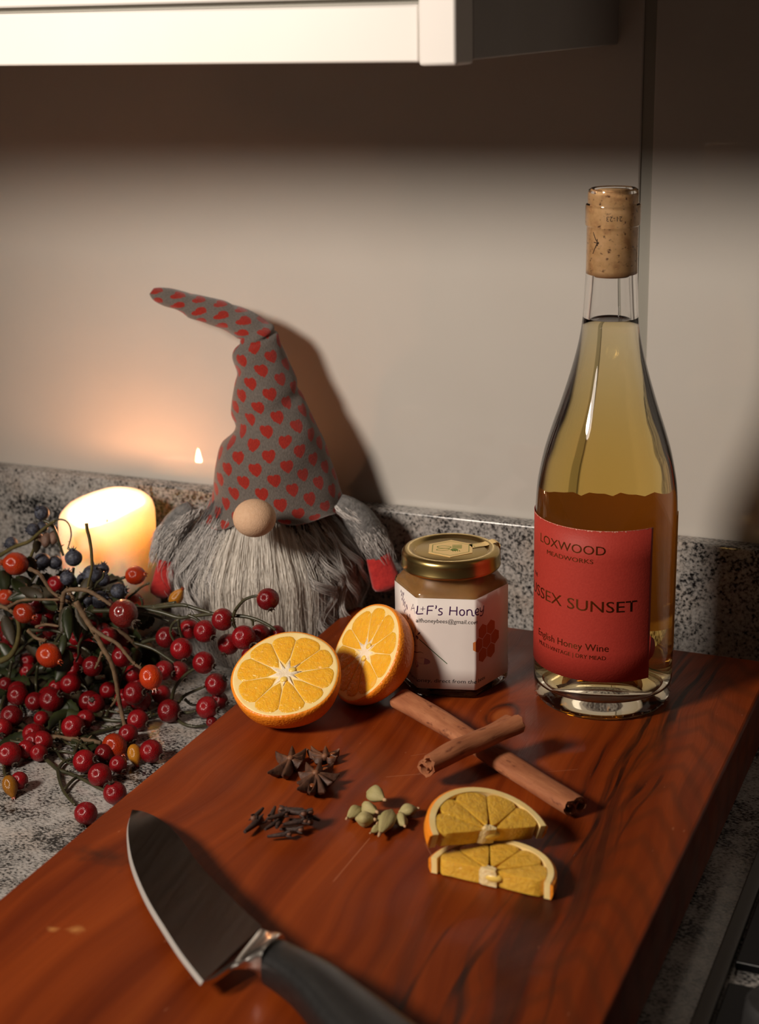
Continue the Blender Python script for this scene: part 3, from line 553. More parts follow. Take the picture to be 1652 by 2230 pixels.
 ('C', 'stem', 1.1344, ((-0.5166, 0.7973, 0.0022), (-0.5163, 0.7896, 0.0022), (-0.518, 0.7829, 0.0022), (-0.5217, 0.7777, 0.0022), (-0.5277, 0.7754, 0.0022), (-0.5348, 0.7749, 0.0022))),
 ('G', 'stem', 0.8225, ((-0.5767, 0.839, 0.0403), (-0.5832, 0.839, 0.0419), (-0.5913, 0.839, 0.0412), (-0.598, 0.839, 0.0427), (-0.6026, 0.839, 0.0456), (-0.6084, 0.839, 0.0478))),
 ('G', 'stem', 1.0205, ((-0.5555, 0.8358, 0.0481), (-0.5498, 0.8358, 0.052), (-0.5437, 0.8358, 0.0557), (-0.5389, 0.8358, 0.0599), (-0.5373, 0.8358, 0.0643), (-0.5391, 0.8358, 0.0681))),
 ('G', 'stem', 1.1979, ((-0.5614, 0.8193, 0.0455), (-0.5621, 0.8193, 0.0496), (-0.5619, 0.8193, 0.0539), (-0.5643, 0.8193, 0.0575), (-0.57, 0.8193, 0.0596), (-0.5771, 0.8193, 0.0604))),
 ('F', 'stem', 1.1175, ((-0.6416, 0.8159, 0.0049), (-0.645, 0.8129, 0.0022), (-0.6438, 0.8056, 0.0022), (-0.6403, 0.801, 0.0022), (-0.6393, 0.7995, 0.0022), (-0.6373, 0.7968, 0.0022))))
LEAVES = (('O', (-0.5703, 0.8, 0.0704), (-0.5738, 0.794, 0.0546), 0.5), ('O', (-0.5686, 0.796, 0.0714), (-0.5653, 0.79, 0.0531), 0.35), ('O', (-0.5675, 0.804, 0.0719), (-0.5646, 0.798, 0.0488), 0.3), ('O', (-0.5657, 0.804, 0.0728), (-0.5561, 0.798, 0.0577), 0.35), ('O', (-0.5715, 0.794, 0.0533), (-0.5734, 0.788, 0.0386), 0.3), ('O', (-0.5704, 0.796, 0.0414), (-0.579, 0.79, 0.0214), 0.45), ('O', (-0.566, 0.82, 0.0837), (-0.5724, 0.814, 0.0715), 0.5), ('P', (-0.6024, 0.81, 0.0691), (-0.6201, 0.804, 0.0689), 0.4), ('P', (-0.6139, 0.816, 0.0687), (-0.6212, 0.81, 0.0813), 0.5), ('P', (-0.5983, 0.812, 0.0689), (-0.6133, 0.806, 0.0772), 0.4), ('P', (-0.5974, 0.808, 0.0685), (-0.5808, 0.802, 0.0677), 0.35), ('P', (-0.6358, 0.82, 0.031), (-0.6163, 0.814, 0.051), 0.4), ('P', (-0.6323, 0.812, 0.0513), (-0.6223, 0.806, 0.035), 0.4), ('P', (-0.6436, 0.83, 0.06), (-0.6388, 0.824, 0.081), 0.45), ('P', (-0.6439, 0.82, 0.0265), (-0.6292, 0.814, 0.0174), 0.4), ('P', (-0.6221, 0.84, 0.0876), (-0.615, 0.834, 0.1011), 0.3), ('P', (-0.6196, 0.83, 0.073), (-0.6162, 0.824, 0.0935), 0.35), ('P', (-0.6289, 0.8436, 0.0562), (-0.6037, 0.8376, 0.0727), 0.4921), ('O', (-0.558, 0.8386, 0.0346), (-0.5474, 0.8326, 0.0243), 0.4479), ('O', (-0.625, 0.8602, 0.0538), (-0.6016, 0.8542, 0.0709), 0.5244), ('O', (-0.5519, 0.8194, 0.0045), (-0.5577, 0.8494, 0.0045), 0.4356), ('P', (-0.6511, 0.8501, 0.0454), (-0.6329, 0.8441, 0.0368), 0.5229), ('O', (-0.5615, 0.7817, 0.0045), (-0.5634, 0.7569, 0.0045), 0.3994), ('O', (-0.5889, 0.8469, 0.0402), (-0.5553, 0.8409, 0.0464), 0.4627), ('O', (-0.5773, 0.8696, 0.0315), (-0.5462, 0.8636, 0.0446), 0.3815), ('O', (-0.5463, 0.8306, 0.0045), (-0.5529, 0.806, 0.0045), 0.4802), ('O', (-0.5966, 0.8547, 0.0457), (-0.5693, 0.8487, 0.0612), 0.3643), ('P', (-0.6125, 0.8302, 0.0648), (-0.6377, 0.8242, 0.0601), 0.4559), ('P', (-0.5866, 0.7795, 0.0045), (-0.6028, 0.8078, 0.0045), 0.5123), ('O', (-0.5803, 0.8253, 0.0495), (-0.5509, 0.8193, 0.0633), 0.4298), ('O', (-0.6111, 0.8736, 0.04), (-0.6381, 0.8676, 0.0378), 0.4187), ('O', (-0.6017, 0.878, 0.0364), (-0.5675, 0.872, 0.0454), 0.383), ('O', (-0.5686, 0.8366, 0.0396), (-0.5364, 0.8306, 0.0435), 0.4958), ('O', (-0.6027, 0.8344, 0.0131), (-0.5786, 0.8284, 0.0084), 0.423), ('O', (-0.5674, 0.7885, 0.0045), (-0.5833, 0.772, 0.0045), 0.5327), ('O', (-0.5612, 0.8078, 0.0045), (-0.5705, 0.8377, 0.0045), 0.402), ('P', (-0.6266, 0.8103, 0.0045), (-0.648, 0.8397, 0.0045), 0.5339), ('O', (-0.5945, 0.8297, 0.0209), (-0.5612, 0.8237, 0.0314), 0.425), ('O', (-0.5939, 0.8337, 0.0064), (-0.6119, 0.8277, 0.0157), 0.4516), ('P', (-0.6405, 0.8426, 0.0215), (-0.624, 0.8366, 0.0125), 0.4754), ('O', (-0.626, 0.8618, 0.0417), (-0.6527, 0.8558, 0.0373), 0.4103), ('P', (-0.6182, 0.827, 0.0246), (-0.6225, 0.821, 0.0403), 0.4846), ('P', (-0.5966, 0.7598, 0.0045), (-0.5718, 0.7394, 0.0045), 0.3568), ('O', (-0.6201, 0.8674, 0.0299), (-0.6094, 0.8614, 0.0485), 0.3753), ('P', (-0.6206, 0.7925, 0.0045), (-0.6311, 0.7717, 0.0045), 0.4197), ('P', (-0.6128, 0.8321, 0.0071), (-0.6216, 0.8114, 0.0045), 0.4443), ('O', (-0.534, 0.8151, 0.0045), (-0.556, 0.8415, 0.0045), 0.4389), ('P', (-0.5843, 0.7894, 0.0045), (-0.5553, 0.7801, 0.0045), 0.3796), ('O', (-0.5805, 0.8285, 0.0206), (-0.571, 0.8225, 0.0388), 0.4843), ('O', (-0.6061, 0.8788, 0.0249), (-0.6018, 0.8728, 0.0429), 0.3505), ('O', (-0.6253, 0.8567, 0.0045), (-0.6033, 0.8695, 0.0045), 0.3558), ('P', (-0.6652, 0.8684, 0.0052), (-0.6484, 0.8624, 0.0245), 0.4611), ('O', (-0.5327, 0.8015, 0.0045), (-0.528, 0.8271, 0.0045), 0.4019), ('O', (-0.5629, 0.8178, 0.0045), (-0.5433, 0.8284, 0.0096), 0.3544), ('P', (-0.6092, 0.8283, 0.046), (-0.6287, 0.8223, 0.036), 0.4721), ('O', (-0.62, 0.8566, 0.033), (-0.592, 0.8506, 0.0301), 0.3699), ('O', (-0.5543, 0.8318, 0.0498), (-0.5269, 0.8258, 0.0643), 0.4279), ('O', (-0.5876, 0.864, 0.0045), (-0.6041, 0.8455, 0.0045), 0.3828), ('O', (-0.5659, 0.8442, 0.0164), (-0.5685, 0.8365, 0.0045), 0.4057), ('O', (-0.6012, 0.8607, 0.0134), (-0.6276, 0.8547, 0.0136), 0.5219), ('O', (-0.5937, 0.8631, 0.0306), (-0.6038, 0.8571, 0.0444), 0.5316), ('O', (-0.6184, 0.8434, 0.0069), (-0.6113, 0.8374, 0.0254), 0.4152), ('O', (-0.5902, 0.8441, 0.0292), (-0.568, 0.8381, 0.0467), 0.394), ('O', (-0.5912, 0.8402, 0.0045), (-0.5684, 0.851, 0.0045), 0.4343), ('O', (-0.5975, 0.8227, 0.0045), (-0.6218, 0.8147, 0.0045), 0.4303), ('O', (-0.5534, 0.8125, 0.0045), (-0.5443, 0.8331, 0.0069), 0.5384), ('P', (-0.6272, 0.8337, 0.0593), (-0.6534, 0.8277, 0.0576), 0.4012), ('O', (-0.5903, 0.8452, 0.0546), (-0.611, 0.8392, 0.0452), 0.5387), ('P', (-0.6469, 0.8339, 0.0091), (-0.6735, 0.8279, 0.0045), 0.4193), ('P', (-0.6279, 0.8556, 0.0213), (-0.6523, 0.8496, 0.0255), 0.4432), ('O', (-0.6046, 0.8319, 0.0046), (-0.6266, 0.8203, 0.0045), 0.4812), ('O', (-0.5719, 0.7785, 0.0045), (-0.5439, 0.765, 0.0045), 0.4099), ('O', (-0.5576, 0.7928, 0.0045), (-0.586, 0.8099, 0.0045), 0.5363), ('P', (-0.5677, 0.7446, 0.0045), (-0.5814, 0.7278, 0.0045), 0.376), ('P', (-0.6513, 0.8382, 0.0479), (-0.6764, 0.8322, 0.0508), 0.5089), ('P', (-0.622, 0.8105, 0.0045), (-0.6146, 0.8349, 0.0045), 0.5346), ('P', (-0.6574, 0.8415, 0.0045), (-0.6441, 0.8104, 0.0045), 0.4957), ('O', (-0.5657, 0.8288, 0.0575), (-0.549, 0.8228, 0.0493), 0.4979), ('P', (-0.6315, 0.8289, 0.0563), (-0.5969, 0.8229, 0.0639), 0.4652), ('O', (-0.5875, 0.8508, 0.031), (-0.6013, 0.8448, 0.0429), 0.3798), ('O', (-0.5696, 0.8577, 0.0121), (-0.5362, 0.8517, 0.0211), 0.5419), ('O', (-0.6076, 0.8796, 0.0507), (-0.5732, 0.8736, 0.0567), 0.4832), ('P', (-0.5972, 0.808, 0.0045), (-0.625, 0.8223, 0.0063), 0.4578), ('O', (-0.5473, 0.8287, 0.0206), (-0.5357, 0.8227, 0.0388), 0.4331), ('O', (-0.6073, 0.8468, 0.0045), (-0.5883, 0.846, 0.0201), 0.4633), ('O', (-0.588, 0.82, 0.0045), (-0.6183, 0.8261, 0.0045), 0.4071), ('O', (-0.5601, 0.8399, 0.0372), (-0.5617, 0.8339, 0.0534), 0.5475), ('P', (-0.6565, 0.8695, 0.0045), (-0.657, 0.8402, 0.0045), 0.4963), ('P', (-0.6338, 0.8496, 0.0362), (-0.6291, 0.8436, 0.054), 0.386), ('P', (-0.6163, 0.7966, 0.0045), (-0.6464, 0.816, 0.0045), 0.3654), ('O', (-0.599, 0.8376, 0.0566), (-0.6213, 0.8316, 0.0621), 0.396), ('O', (-0.5877, 0.8342, 0.0571), (-0.5742, 0.8282, 0.0749), 0.4033), ('O', (-0.5904, 0.8681, 0.0329), (-0.5967, 0.8621, 0.0198), 0.4626), ('O', (-0.6341, 0.8672, 0.0045), (-0.6191, 0.8351, 0.0045), 0.4289), ('O', (-0.6015, 0.8279, 0.0045), (-0.606, 0.8456, 0.0114), 0.5299), ('P', (-0.6206, 0.8354, 0.0303), (-0.6069, 0.8294, 0.0206), 0.4472), ('O', (-0.5792, 0.8488, 0.0497), (-0.605, 0.8428, 0.0474), 0.5465), ('O', (-0.5708, 0.7902, 0.0045), (-0.5511, 0.7649, 0.0045), 0.3547), ('P', (-0.6267, 0.8167, 0.0045), (-0.6543, 0.8134, 0.0045), 0.4745), ('P', (-0.6049, 0.8171, 0.0045), (-0.6117, 0.7931, 0.0045), 0.4928), ('P', (-0.5935, 0.7943, 0.0045), (-0.6001, 0.8235, 0.0045), 0.3625), ('O', (-0.615, 0.851, 0.0475), (-0.5969, 0.845, 0.0391), 0.5056), ('P', (-0.6044, 0.7812, 0.0045), (-0.6077, 0.809, 0.0045), 0.5013), ('P', (-0.6087, 0.8004, 0.0045), (-0.6389, 0.8051, 0.0045), 0.5082), ('P', (-0.5802, 0.7786, 0.0045), (-0.576, 0.8034, 0.0045), 0.377), ('O', (-0.5858, 0.8732, 0.0441), (-0.5608, 0.8672, 0.0393), 0.3974), ('P', (-0.6255, 0.8357, 0.0253), (-0.6247, 0.8297, 0.0424), 0.4132), ('P', (-0.6652, 0.8601, 0.0265), (-0.6596, 0.8541, 0.0448), 0.4699), ('P', (-0.615, 0.821, 0.0045), (-0.6146, 0.7935, 0.0045), 0.3947), ('O', (-0.541, 0.8216, 0.0045), (-0.5677, 0.8437, 0.0045), 0.4367), ('P', (-0.6423, 0.8697, 0.0045), (-0.6396, 0.8642, 0.0225), 0.4762), ('O', (-0.565, 0.8309, 0.0045), (-0.5555, 0.826, 0.0225), 0.516), ('O', (-0.6097, 0.8584, 0.0264), (-0.5856, 0.8524, 0.0211), 0.3939), ('P', (-0.6172, 0.8378, 0.0077), (-0.5963, 0.8177, 0.0045), 0.3652), ('P', (-0.5805, 0.7817, 0.0045), (-0.562, 0.7562, 0.0045), 0.377), ('O', (-0.5705, 0.8083, 0.0045), (-0.5454, 0.7864, 0.0045), 0.3521), ('P', (-0.6337, 0.8296, 0.0607), (-0.6207, 0.8236, 0.0787), 0.4962), ('P', (-0.6559, 0.8696, 0.0193), (-0.6267, 0.8636, 0.0165), 0.4242), ('O', (-0.5489, 0.8292, 0.0045), (-0.5777, 0.8322, 0.0045), 0.4625), ('O', (-0.542, 0.7606, 0.0045), (-0.522, 0.738, 0.0045), 0.5497), ('O', (-0.5726, 0.8257, 0.0094), (-0.5979, 0.8197, 0.0051), 0.3946), ('O', (-0.5741, 0.8519, 0.0403), (-0.5929, 0.8459, 0.049), 0.3845), ('P', (-0.6469, 0.8381, 0.0593), (-0.6478, 0.8321, 0.0756), 0.4522), ('O', (-0.5704, 0.8032, 0.0045), (-0.5432, 0.785, 0.0045), 0.5011), ('O', (-0.6031, 0.8683, 0.0061), (-0.6176, 0.8623, 0.0182), 0.5254), ('O', (-0.6099, 0.8616, 0.0516), (-0.5859, 0.8556, 0.0461), 0.486), ('O', (-0.591, 0.8126, 0.0045), (-0.5682, 0.7873, 0.0045), 0.4261))  # after the first group, all are dark filler added to deepen the heap's shade
K_EDGE = ((-0.4147, 0.6212, 0.0418), (-0.4081, 0.6061, 0.0421), (-0.3991, 0.5913, 0.0425), (-0.3865, 0.5736, 0.0431), (-0.3726, 0.5573, 0.0438), (-0.3566, 0.5405, 0.0447), (-0.34, 0.525, 0.0456), (-0.3224, 0.509, 0.0467), (-0.3093, 0.4981, 0.0475), (-0.3008, 0.4913, 0.048))
K_SPINE = ((-0.4138, 0.6199, 0.0426), (-0.4052, 0.6173, 0.0446), (-0.3906, 0.6062, 0.0499), (-0.3776, 0.597, 0.052), (-0.3646, 0.5867, 0.0527), (-0.3509, 0.5739, 0.0534), (-0.3364, 0.5615, 0.0542), (-0.32, 0.5491, 0.0551), (-0.3042, 0.5372, 0.056), (-0.2897, 0.5268, 0.0569))
K_BOLST = ((-0.2892, 0.5259, 0.0575), (-0.2754, 0.5211, 0.0545), (-0.2806, 0.5077, 0.0503), (-0.2928, 0.5026, 0.0503))
K_HEEL = ((-0.2995, 0.4907, 0.0488), (-0.296, 0.4963, 0.0488), (-0.294, 0.5046, 0.0488))
K_HAND = (((-0.2773, 0.5246, 0.052), (-0.2797, 0.506, 0.052)), ((-0.2664, 0.5203, 0.052), (-0.2733, 0.5028, 0.052)), ((-0.2538, 0.5154, 0.052), (-0.2627, 0.4966, 0.052)), ((-0.2404, 0.5091, 0.052), (-0.2505, 0.4872, 0.052)), ((-0.2244, 0.5008, 0.052), (-0.2362, 0.4755, 0.052)), ((-0.2042, 0.4903, 0.052), (-0.2163, 0.4597, 0.052)), ((-0.1826, 0.4789, 0.052), (-0.1951, 0.4454, 0.052)))
HAT = (((-0.5486, 0.938, 0.0944), (-0.4312, 0.938, 0.1015)), ((-0.5433, 0.9386, 0.1061), (-0.4347, 0.9386, 0.1106)), ((-0.5387, 0.9399, 0.1215), (-0.4406, 0.9399, 0.1277)), ((-0.5358, 0.9412, 0.1383), (-0.4473, 0.9412, 0.1437)), ((-0.5325, 0.9425, 0.149), (-0.452, 0.9425, 0.1547)), ((-0.5247, 0.9438, 0.1574), (-0.4558, 0.9438, 0.1628)), ((-0.5241, 0.9458, 0.1682), (-0.4622, 0.9458, 0.1737)), ((-0.5238, 0.9477, 0.1793), (-0.4683, 0.9477, 0.1845)), ((-0.5228, 0.9497, 0.1905), (-0.4741, 0.9497, 0.1945)), ((-0.5225, 0.9516, 0.1999), (-0.4799, 0.9516, 0.2037)), ((-0.5253, 0.9536, 0.2084), (-0.4844, 0.9536, 0.2123)), ((-0.5235, 0.9549, 0.2141), (-0.4876, 0.9549, 0.2183)), ((-0.5197, 0.9562, 0.218), (-0.4898, 0.9562, 0.2243)), ((-0.522, 0.9575, 0.2202), (-0.493, 0.9575, 0.2283)), ((-0.5263, 0.9588, 0.222), (-0.5017, 0.9588, 0.2327)), ((-0.5337, 0.9594, 0.2253), (-0.5124, 0.9594, 0.2378)), ((-0.5441, 0.9601, 0.2278), (-0.5234, 0.9601, 0.2409)), ((-0.5533, 0.9604, 0.2302), (-0.5331, 0.9604, 0.2436)), ((-0.5634, 0.9607, 0.2322), (-0.5452, 0.9607, 0.2455)), ((-0.5718, 0.961, 0.237), (-0.5544, 0.961, 0.247)), ((-0.5812, 0.9614, 0.239), (-0.5638, 0.9614, 0.2484)), ((-0.5886, 0.9614, 0.2416), (-0.5748, 0.9614, 0.2505)), ((-0.5924, 0.9617, 0.2437), (-0.5843, 0.9617, 0.2509)), ((-0.5942, 0.962, 0.2462), (-0.5902, 0.962, 0.2503)))
NOSE = (-0.4665, 0.866, 0.122)
JAR_C = (-0.3211, 0.8422)
TITLE = (((-0.02517, 0.05381), (-0.02188, 0.05902)), ((-0.02188, 0.05902), (-0.01923, 0.05376)), ((-0.02454, 0.05523), (-0.01968, 0.05718)), ((-0.0167, 0.05947), (-0.01701, 0.05651), (-0.01731, 0.05437), (-0.01351, 0.05459)), ((-0.01359, 0.059), (-0.0138, 0.05624)), ((-0.01503, 0.05744), (-0.01227, 0.05763)), ((-0.01068, 0.05934), (-0.01119, 0.05396)), ((-0.01068, 0.05934), (-0.00721, 0.05955)), ((-0.01094, 0.05672), (-0.00791, 0.05683)), ((-0.00596, 0.05997), (-0.00561, 0.05927), (-0.00611, 0.05784)), ((-0.00202, 0.05798), (-0.00322, 0.05817), (-0.00411, 0.05743), (-0.00368, 0.0564), (-0.00248, 0.05583), (-0.00236, 0.05488), (-0.00326, 0.05414), (-0.00473, 0.05418)), ((0.00266, 0.05965), (0.00217, 0.05409)), ((0.00656, 0.05969), (0.00639, 0.05409)), ((0.00233, 0.05694), (0.0065, 0.05694)), ((0.00956, 0.0578), (0.01022, 0.05762), (0.01073, 0.05707), (0.01096, 0.05627), (0.01088, 0.05541), (0.01049, 0.05469), (0.00988, 0.05427), (0.0092, 0.05424), (0.0086, 0.05462), (0.00822, 0.05532), (0.00815, 0.05617), (0.00839, 0.05699), (0.0089, 0.05757), (0.00956, 0.0578)), ((0.01253, 0.0579), (0.01243, 0.05421)), ((0.01244, 0.05681), (0.01364, 0.05794), (0.01496, 0.05761), (0.0154, 0.05621), (0.01562, 0.05441), (0.01672, 0.05436)), ((0.01739, 0.05627), (0.01998, 0.05607), (0.02021, 0.05732), (0.01883, 0.05833), (0.01762, 0.0577), (0.01748, 0.05557), (0.01881, 0.05436), (0.02051, 0.05439)), ((0.02192, 0.05811), (0.02207, 0.05579), (0.02385, 0.05498), (0.02464, 0.05592)), ((0.02566, 0.05821), (0.02518, 0.05432), (0.02385, 0.0526), (0.02152, 0.05302)))
JLBL = ((-0.05039, 0.06253), (-0.01828, 0.0643), (0.01808, 0.06437), (0.05207, 0.06416), (-0.01753, 0.00653), (0.01781, 0.0066))
JTXT = ((-0.01792, 0.04922), (0.01917, 0.04912), (-0.01781, 0.05236), (-0.01633, 0.01147), (0.0269, 0.01173), (-0.02316, 0.00967), (-0.00209, 0.01109))
JGREEN = ((-0.01606, 0.03815), (0.00049, 0.02301))
JSTEM = ((-0.02695, 0.04645), (-0.02084, 0.04097))
JLAV = ((-0.04036, 0.06083), (-0.03862, 0.06021), (-0.03649, 0.06045), (-0.03986, 0.05858), (-0.03752, 0.05841), (-0.03879, 0.05629), (-0.03619, 0.0567), (-0.03708, 0.05494), (-0.03473, 0.05528), (-0.03715, 0.05347), (-0.03481, 0.05332), (-0.03185, 0.05435), (-0.03372, 0.05128), (-0.03555, 0.04967), (-0.03132, 0.05309), (-0.03152, 0.0482), (-0.02717, 0.04975), (-0.03075, 0.04702), (-0.02889, 0.0472))
JFLOW = ((-0.01927, 0.04347), (-0.01623, 0.04184), (-0.02261, 0.03974), (-0.01752, 0.0393), (-0.02232, 0.03825), (-0.02101, 0.03657))
JBEE = (((-0.02114, 0.03289), (-0.01826, 0.03364), (-0.01706, 0.03393)), ((-0.02188, 0.0285), (-0.01721, 0.02967), (-0.0154, 0.02998), (-0.0137, 0.02923)), ((-0.02574, 0.03311), (-0.02363, 0.02783)), ((-0.02789, 0.03133), (-0.0248, 0.02738)), ((-0.03001, 0.02785), (-0.02666, 0.02424)), ((-0.03219, 0.0231), (-0.02974, 0.02011)), ((-0.03385, 0.02001), (-0.0316, 0.01742)), ((-0.02564, 0.02072), (-0.02819, 0.01481)))
JWING = ((-0.01413, 0.02422), (-0.00962, 0.02392), (-0.01789, 0.02153))
JCOMB = ((0.02876, 0.03469), (0.02893, 0.04402), (0.03606, 0.03903), (0.02147, 0.03905), (0.03623, 0.03145), (0.02104, 0.03054), (0.02875, 0.0267))
CARDS = (((-0.3043, 0.6658, 0.0455), (-0.3062, 0.6512, 0.0455), 13), ((-0.3053, 0.6752, 0.0455), (-0.2914, 0.6676, 0.0455), 17), ((-0.3018, 0.6516, 0.0455), (-0.2913, 0.6544, 0.0455), 16), ((-0.3035, 0.6649, 0.0455), (-0.2916, 0.658, 0.0455), 15), ((-0.2903, 0.668, 0.0455), (-0.2903, 0.6535, 0.0455), 10), ((-0.2877, 0.6677, 0.0455), (-0.2835, 0.6404, 0.0455), 16), ((-0.2835, 0.6649, 0.0455), (-0.2752, 0.6544, 0.0455), 13), ((-0.2839, 0.666, 0.0455), (-0.2756, 0.6742, 0.0455), 14), ((-0.2882, 0.6507, 0.0455), (-0.2891, 0.6473, 0.0455), 8))
CLOVES = (((-0.3479, 0.6198, 0.0435), (-0.3468, 0.6374, 0.0435)), ((-0.3496, 0.6431, 0.045), (-0.3492, 0.6303, 0.045)), ((-0.3355, 0.621, 0.0435), (-0.325, 0.6274, 0.0435)), ((-0.3371, 0.6227, 0.046), (-0.3353, 0.6336, 0.046)), ((-0.3304, 0.6288, 0.047), (-0.3208, 0.6372, 0.047)), ((-0.3325, 0.6248, 0.047), (-0.3364, 0.6425, 0.047)), ((-0.3313, 0.6357, 0.049), (-0.3203, 0.6431, 0.049)), ((-0.3258, 0.6395, 0.051), (-0.3357, 0.6349, 0.051)), ((-0.3321, 0.6302, 0.0435), (-0.3219, 0.6325, 0.0435)), ((-0.3361, 0.6261, 0.0505), (-0.3317, 0.6334, 0.0505)), ((-0.3292, 0.6357, 0.051), (-0.3248, 0.6358, 0.051)), ((-0.3215, 0.6462, 0.0435), (-0.3284, 0.6477, 0.0435)), ((-0.3419, 0.6419, 0.0475), (-0.3388, 0.6294, 0.0475)), ((-0.3305, 0.6403, 0.0435), (-0.3223, 0.6419, 0.0435)))
ANISE = ((-0.3376, 0.6814, 0.0495), (-0.3597, 0.6956, 0.0475), (-0.3453, 0.7092, 0.045))
ANTIP = (((-0.3343, 0.7095, 0.049), (-0.3269, 0.6884, 0.049), (-0.3266, 0.6787, 0.049), (-0.324, 0.665, 0.049), (-0.3311, 0.6572, 0.049), (-0.3409, 0.6654, 0.049), (-0.3442, 0.672, 0.049), (-0.3486, 0.6828, 0.049), (-0.3513, 0.6965, 0.049), (-0.3485, 0.7146, 0.049)), ((-0.3653, 0.6768, 0.0435), (-0.3539, 0.6718, 0.0435), (-0.3721, 0.7023, 0.0435), (-0.3664, 0.7116, 0.0435), (-0.3579, 0.7115, 0.0435), (-0.3559, 0.7037, 0.0435), (-0.354, 0.697, 0.0435), (-0.3551, 0.6956, 0.0435)), ((-0.3583, 0.7132, 0.0435), (-0.3576, 0.7174, 0.0435), (-0.3413, 0.7197, 0.0435), (-0.341, 0.7103, 0.0435), (-0.3507, 0.7066, 0.0435), (-0.35, 0.7202, 0.0435)))
CINN = ((-0.3335, 0.7895, 0.04), (-0.1998, 0.6992, 0.04), (-0.2812, 0.6991, 0.055), (-0.2503, 0.751, 0.055))
SCR = (((-0.3079, 0.7068), (-0.2908, 0.7173)), ((-0.2897, 0.643), (-0.2894, 0.5986)))

# ------------------------------------------------------------------ materials of the setting
def granite(name, tint=(1, 1, 1)):
    t = NT(name)
    v = t.coord()
    cloud = t.noise(t.map(v, (1, 1.5, 1), rot=(0, 0, .6)), 20, 4, .6, .5)
    fine = t.noise(t.map(v, (1, 1.5, 1), rot=(0, 0, .6)), 460, 3, .6, .2)
    mid = t.noise(v, 120, 3, .6, .4)
    lum = t.math('ADD', t.math('MULTIPLY', fine, .90), t.math('ADD', t.math('MULTIPLY', cloud, .62), t.math('MULTIPLY', mid, .34)))
    lum = t.math('SUBTRACT', lum, .43)
    base = t.ramp(lum, [(.33, (.008, .008, .009)), (.39, (.032, .031, .031)), (.435, (.15, .146, .140)), (.50, (.31, .298, .283)), (.68, (.50, .478, .455))])
    pink = t.ramp(t.noise(v, 40, 3), [(.5, (1, 1, 1)), (.75, (1, .91, .84))])
    base = t.mix(1, base, pink, 'MULTIPLY')
    t.set(base=base, rough=.16, spec=.5)
    return t.m
M_GRANITE = granite('granite')

def painted_glass():
    t = NT('back_painted_glass')
    v = t.coord()
    c = t.ramp(t.noise(v, 9, 4), [(.3, (.545, .515, .47)), (.7, (.575, .545, .50))])
    t.set(base=c, rough=.55, spec=.2, coat=1.0, coatr=.025)
    return t.m
M_PANEL = painted_glass()
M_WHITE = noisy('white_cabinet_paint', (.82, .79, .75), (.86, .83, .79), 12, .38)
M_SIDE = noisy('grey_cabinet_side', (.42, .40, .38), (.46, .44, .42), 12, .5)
M_SEAL = plain('grey_joint_strip', (.30, .29, .25), .4)
M_WALL = plain('plaster', (.5, .46, .42), .8)
M_STEEL_DULL = plain('dark_hob_trim', (.10, .096, .092), .50, metal=.5)
M_HOB = plain('black_hob_glass', (.004, .004, .005), .30, spec=.2)
M_IRON = noisy('cast_iron', (.008, .008, .008), (.02, .02, .02), 200, .7)

# ------------------------------------------------------------------ setting
wall = structure(part('wall_back', MB().box((-1.7, 1.0102, 0), (.9, 1.06, 1.2)), M_WALL))
# glass splashback in two sheets with a joint strip between them
part('splashback_panel', MB().box((-1.7, 1.0, .09), (-.2512, 1.010, 1.2)), M_PANEL, wall, bevel=.0012)
part('splashback_panel.001', MB().box((-.2438, 1.0, .09), (.9, 1.010, 1.2)), M_PANEL, wall, bevel=.0012)
structure(part('trim_1', MB().box((-.2511, 1.0018, .0965), (-.2439, 1.0095, 1.2)), M_SEAL))

wt = part('granite_worktop', MB().box((-1.7, .34, -.03), (.9, 1.0, 0)), M_GRANITE, bevel=.003)
tag(wt, 'speckled grey and black granite worktop under everything', 'worktop')
up = part('granite_upstand', MB().box((-1.7, .985, .0002), (.9, .9998, .0962)), M_GRANITE, bevel=.0018)
tag(up, 'speckled granite upstand strip along the foot of the back wall', 'upstand')

# ------------------------------------------------------------------ wall cabinet
cab = root('wall_cabinet', (-.6, .72, .41), 'white wall cabinet with a pelmet rail above the gnome', 'cabinet')
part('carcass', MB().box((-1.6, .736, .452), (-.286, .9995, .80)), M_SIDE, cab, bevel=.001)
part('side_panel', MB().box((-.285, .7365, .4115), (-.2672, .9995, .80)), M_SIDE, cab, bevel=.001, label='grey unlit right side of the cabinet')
part('light_rail', MB().box((-1.6, .7145, .4112), (-.2862, .7355, .4375)), M_WHITE, cab, bevel=.0012)
part('corner_post', MB().box((-.2858, .7125, .4098), (-.2668, .736, .80)), M_WHITE, cab, bevel=.0016)
part('door', MB().box((-1.6, .7150, .4402), (-.2864, .7345, .80)), M_WHITE, cab, bevel=.0012)
part('shadow_gap', MB().box((-1.6, .7215, .4377), (-.2864, .733, .4400)), M_SEAL, cab, 0)

# ------------------------------------------------------------------ hob
hob = root('hob', (.1, .68, 0), 'black glass hob with dark metal edge strip on right of board', 'hob')
part('edge_strip', MB().box((-.1180, .44, .0004), (-.1100, .95, .0042)), M_STEEL_DULL, hob, bevel=.0008)
part('glass_top', MB().box((-.1085, .655, .0004), (.45, .95, .0052)), M_HOB, hob, bevel=.001)
part('control_strip', MB().box((-.1085, .44, .0004), (.45, .640, .0036)), M_HOB, hob, bevel=.001)
k = part('control_knob', MB().lathe([(0, .0036), (.017, .0036), (.018, .006), (.0165, .022), (.0150, .024), (0, .024)], (-.078, .604, 0), 32), M_IRON, hob)
part('knob_mark', MB().box((-.0792, .588, .0242), (-.0768, .600, .0250)), M_STEEL_DULL, k)

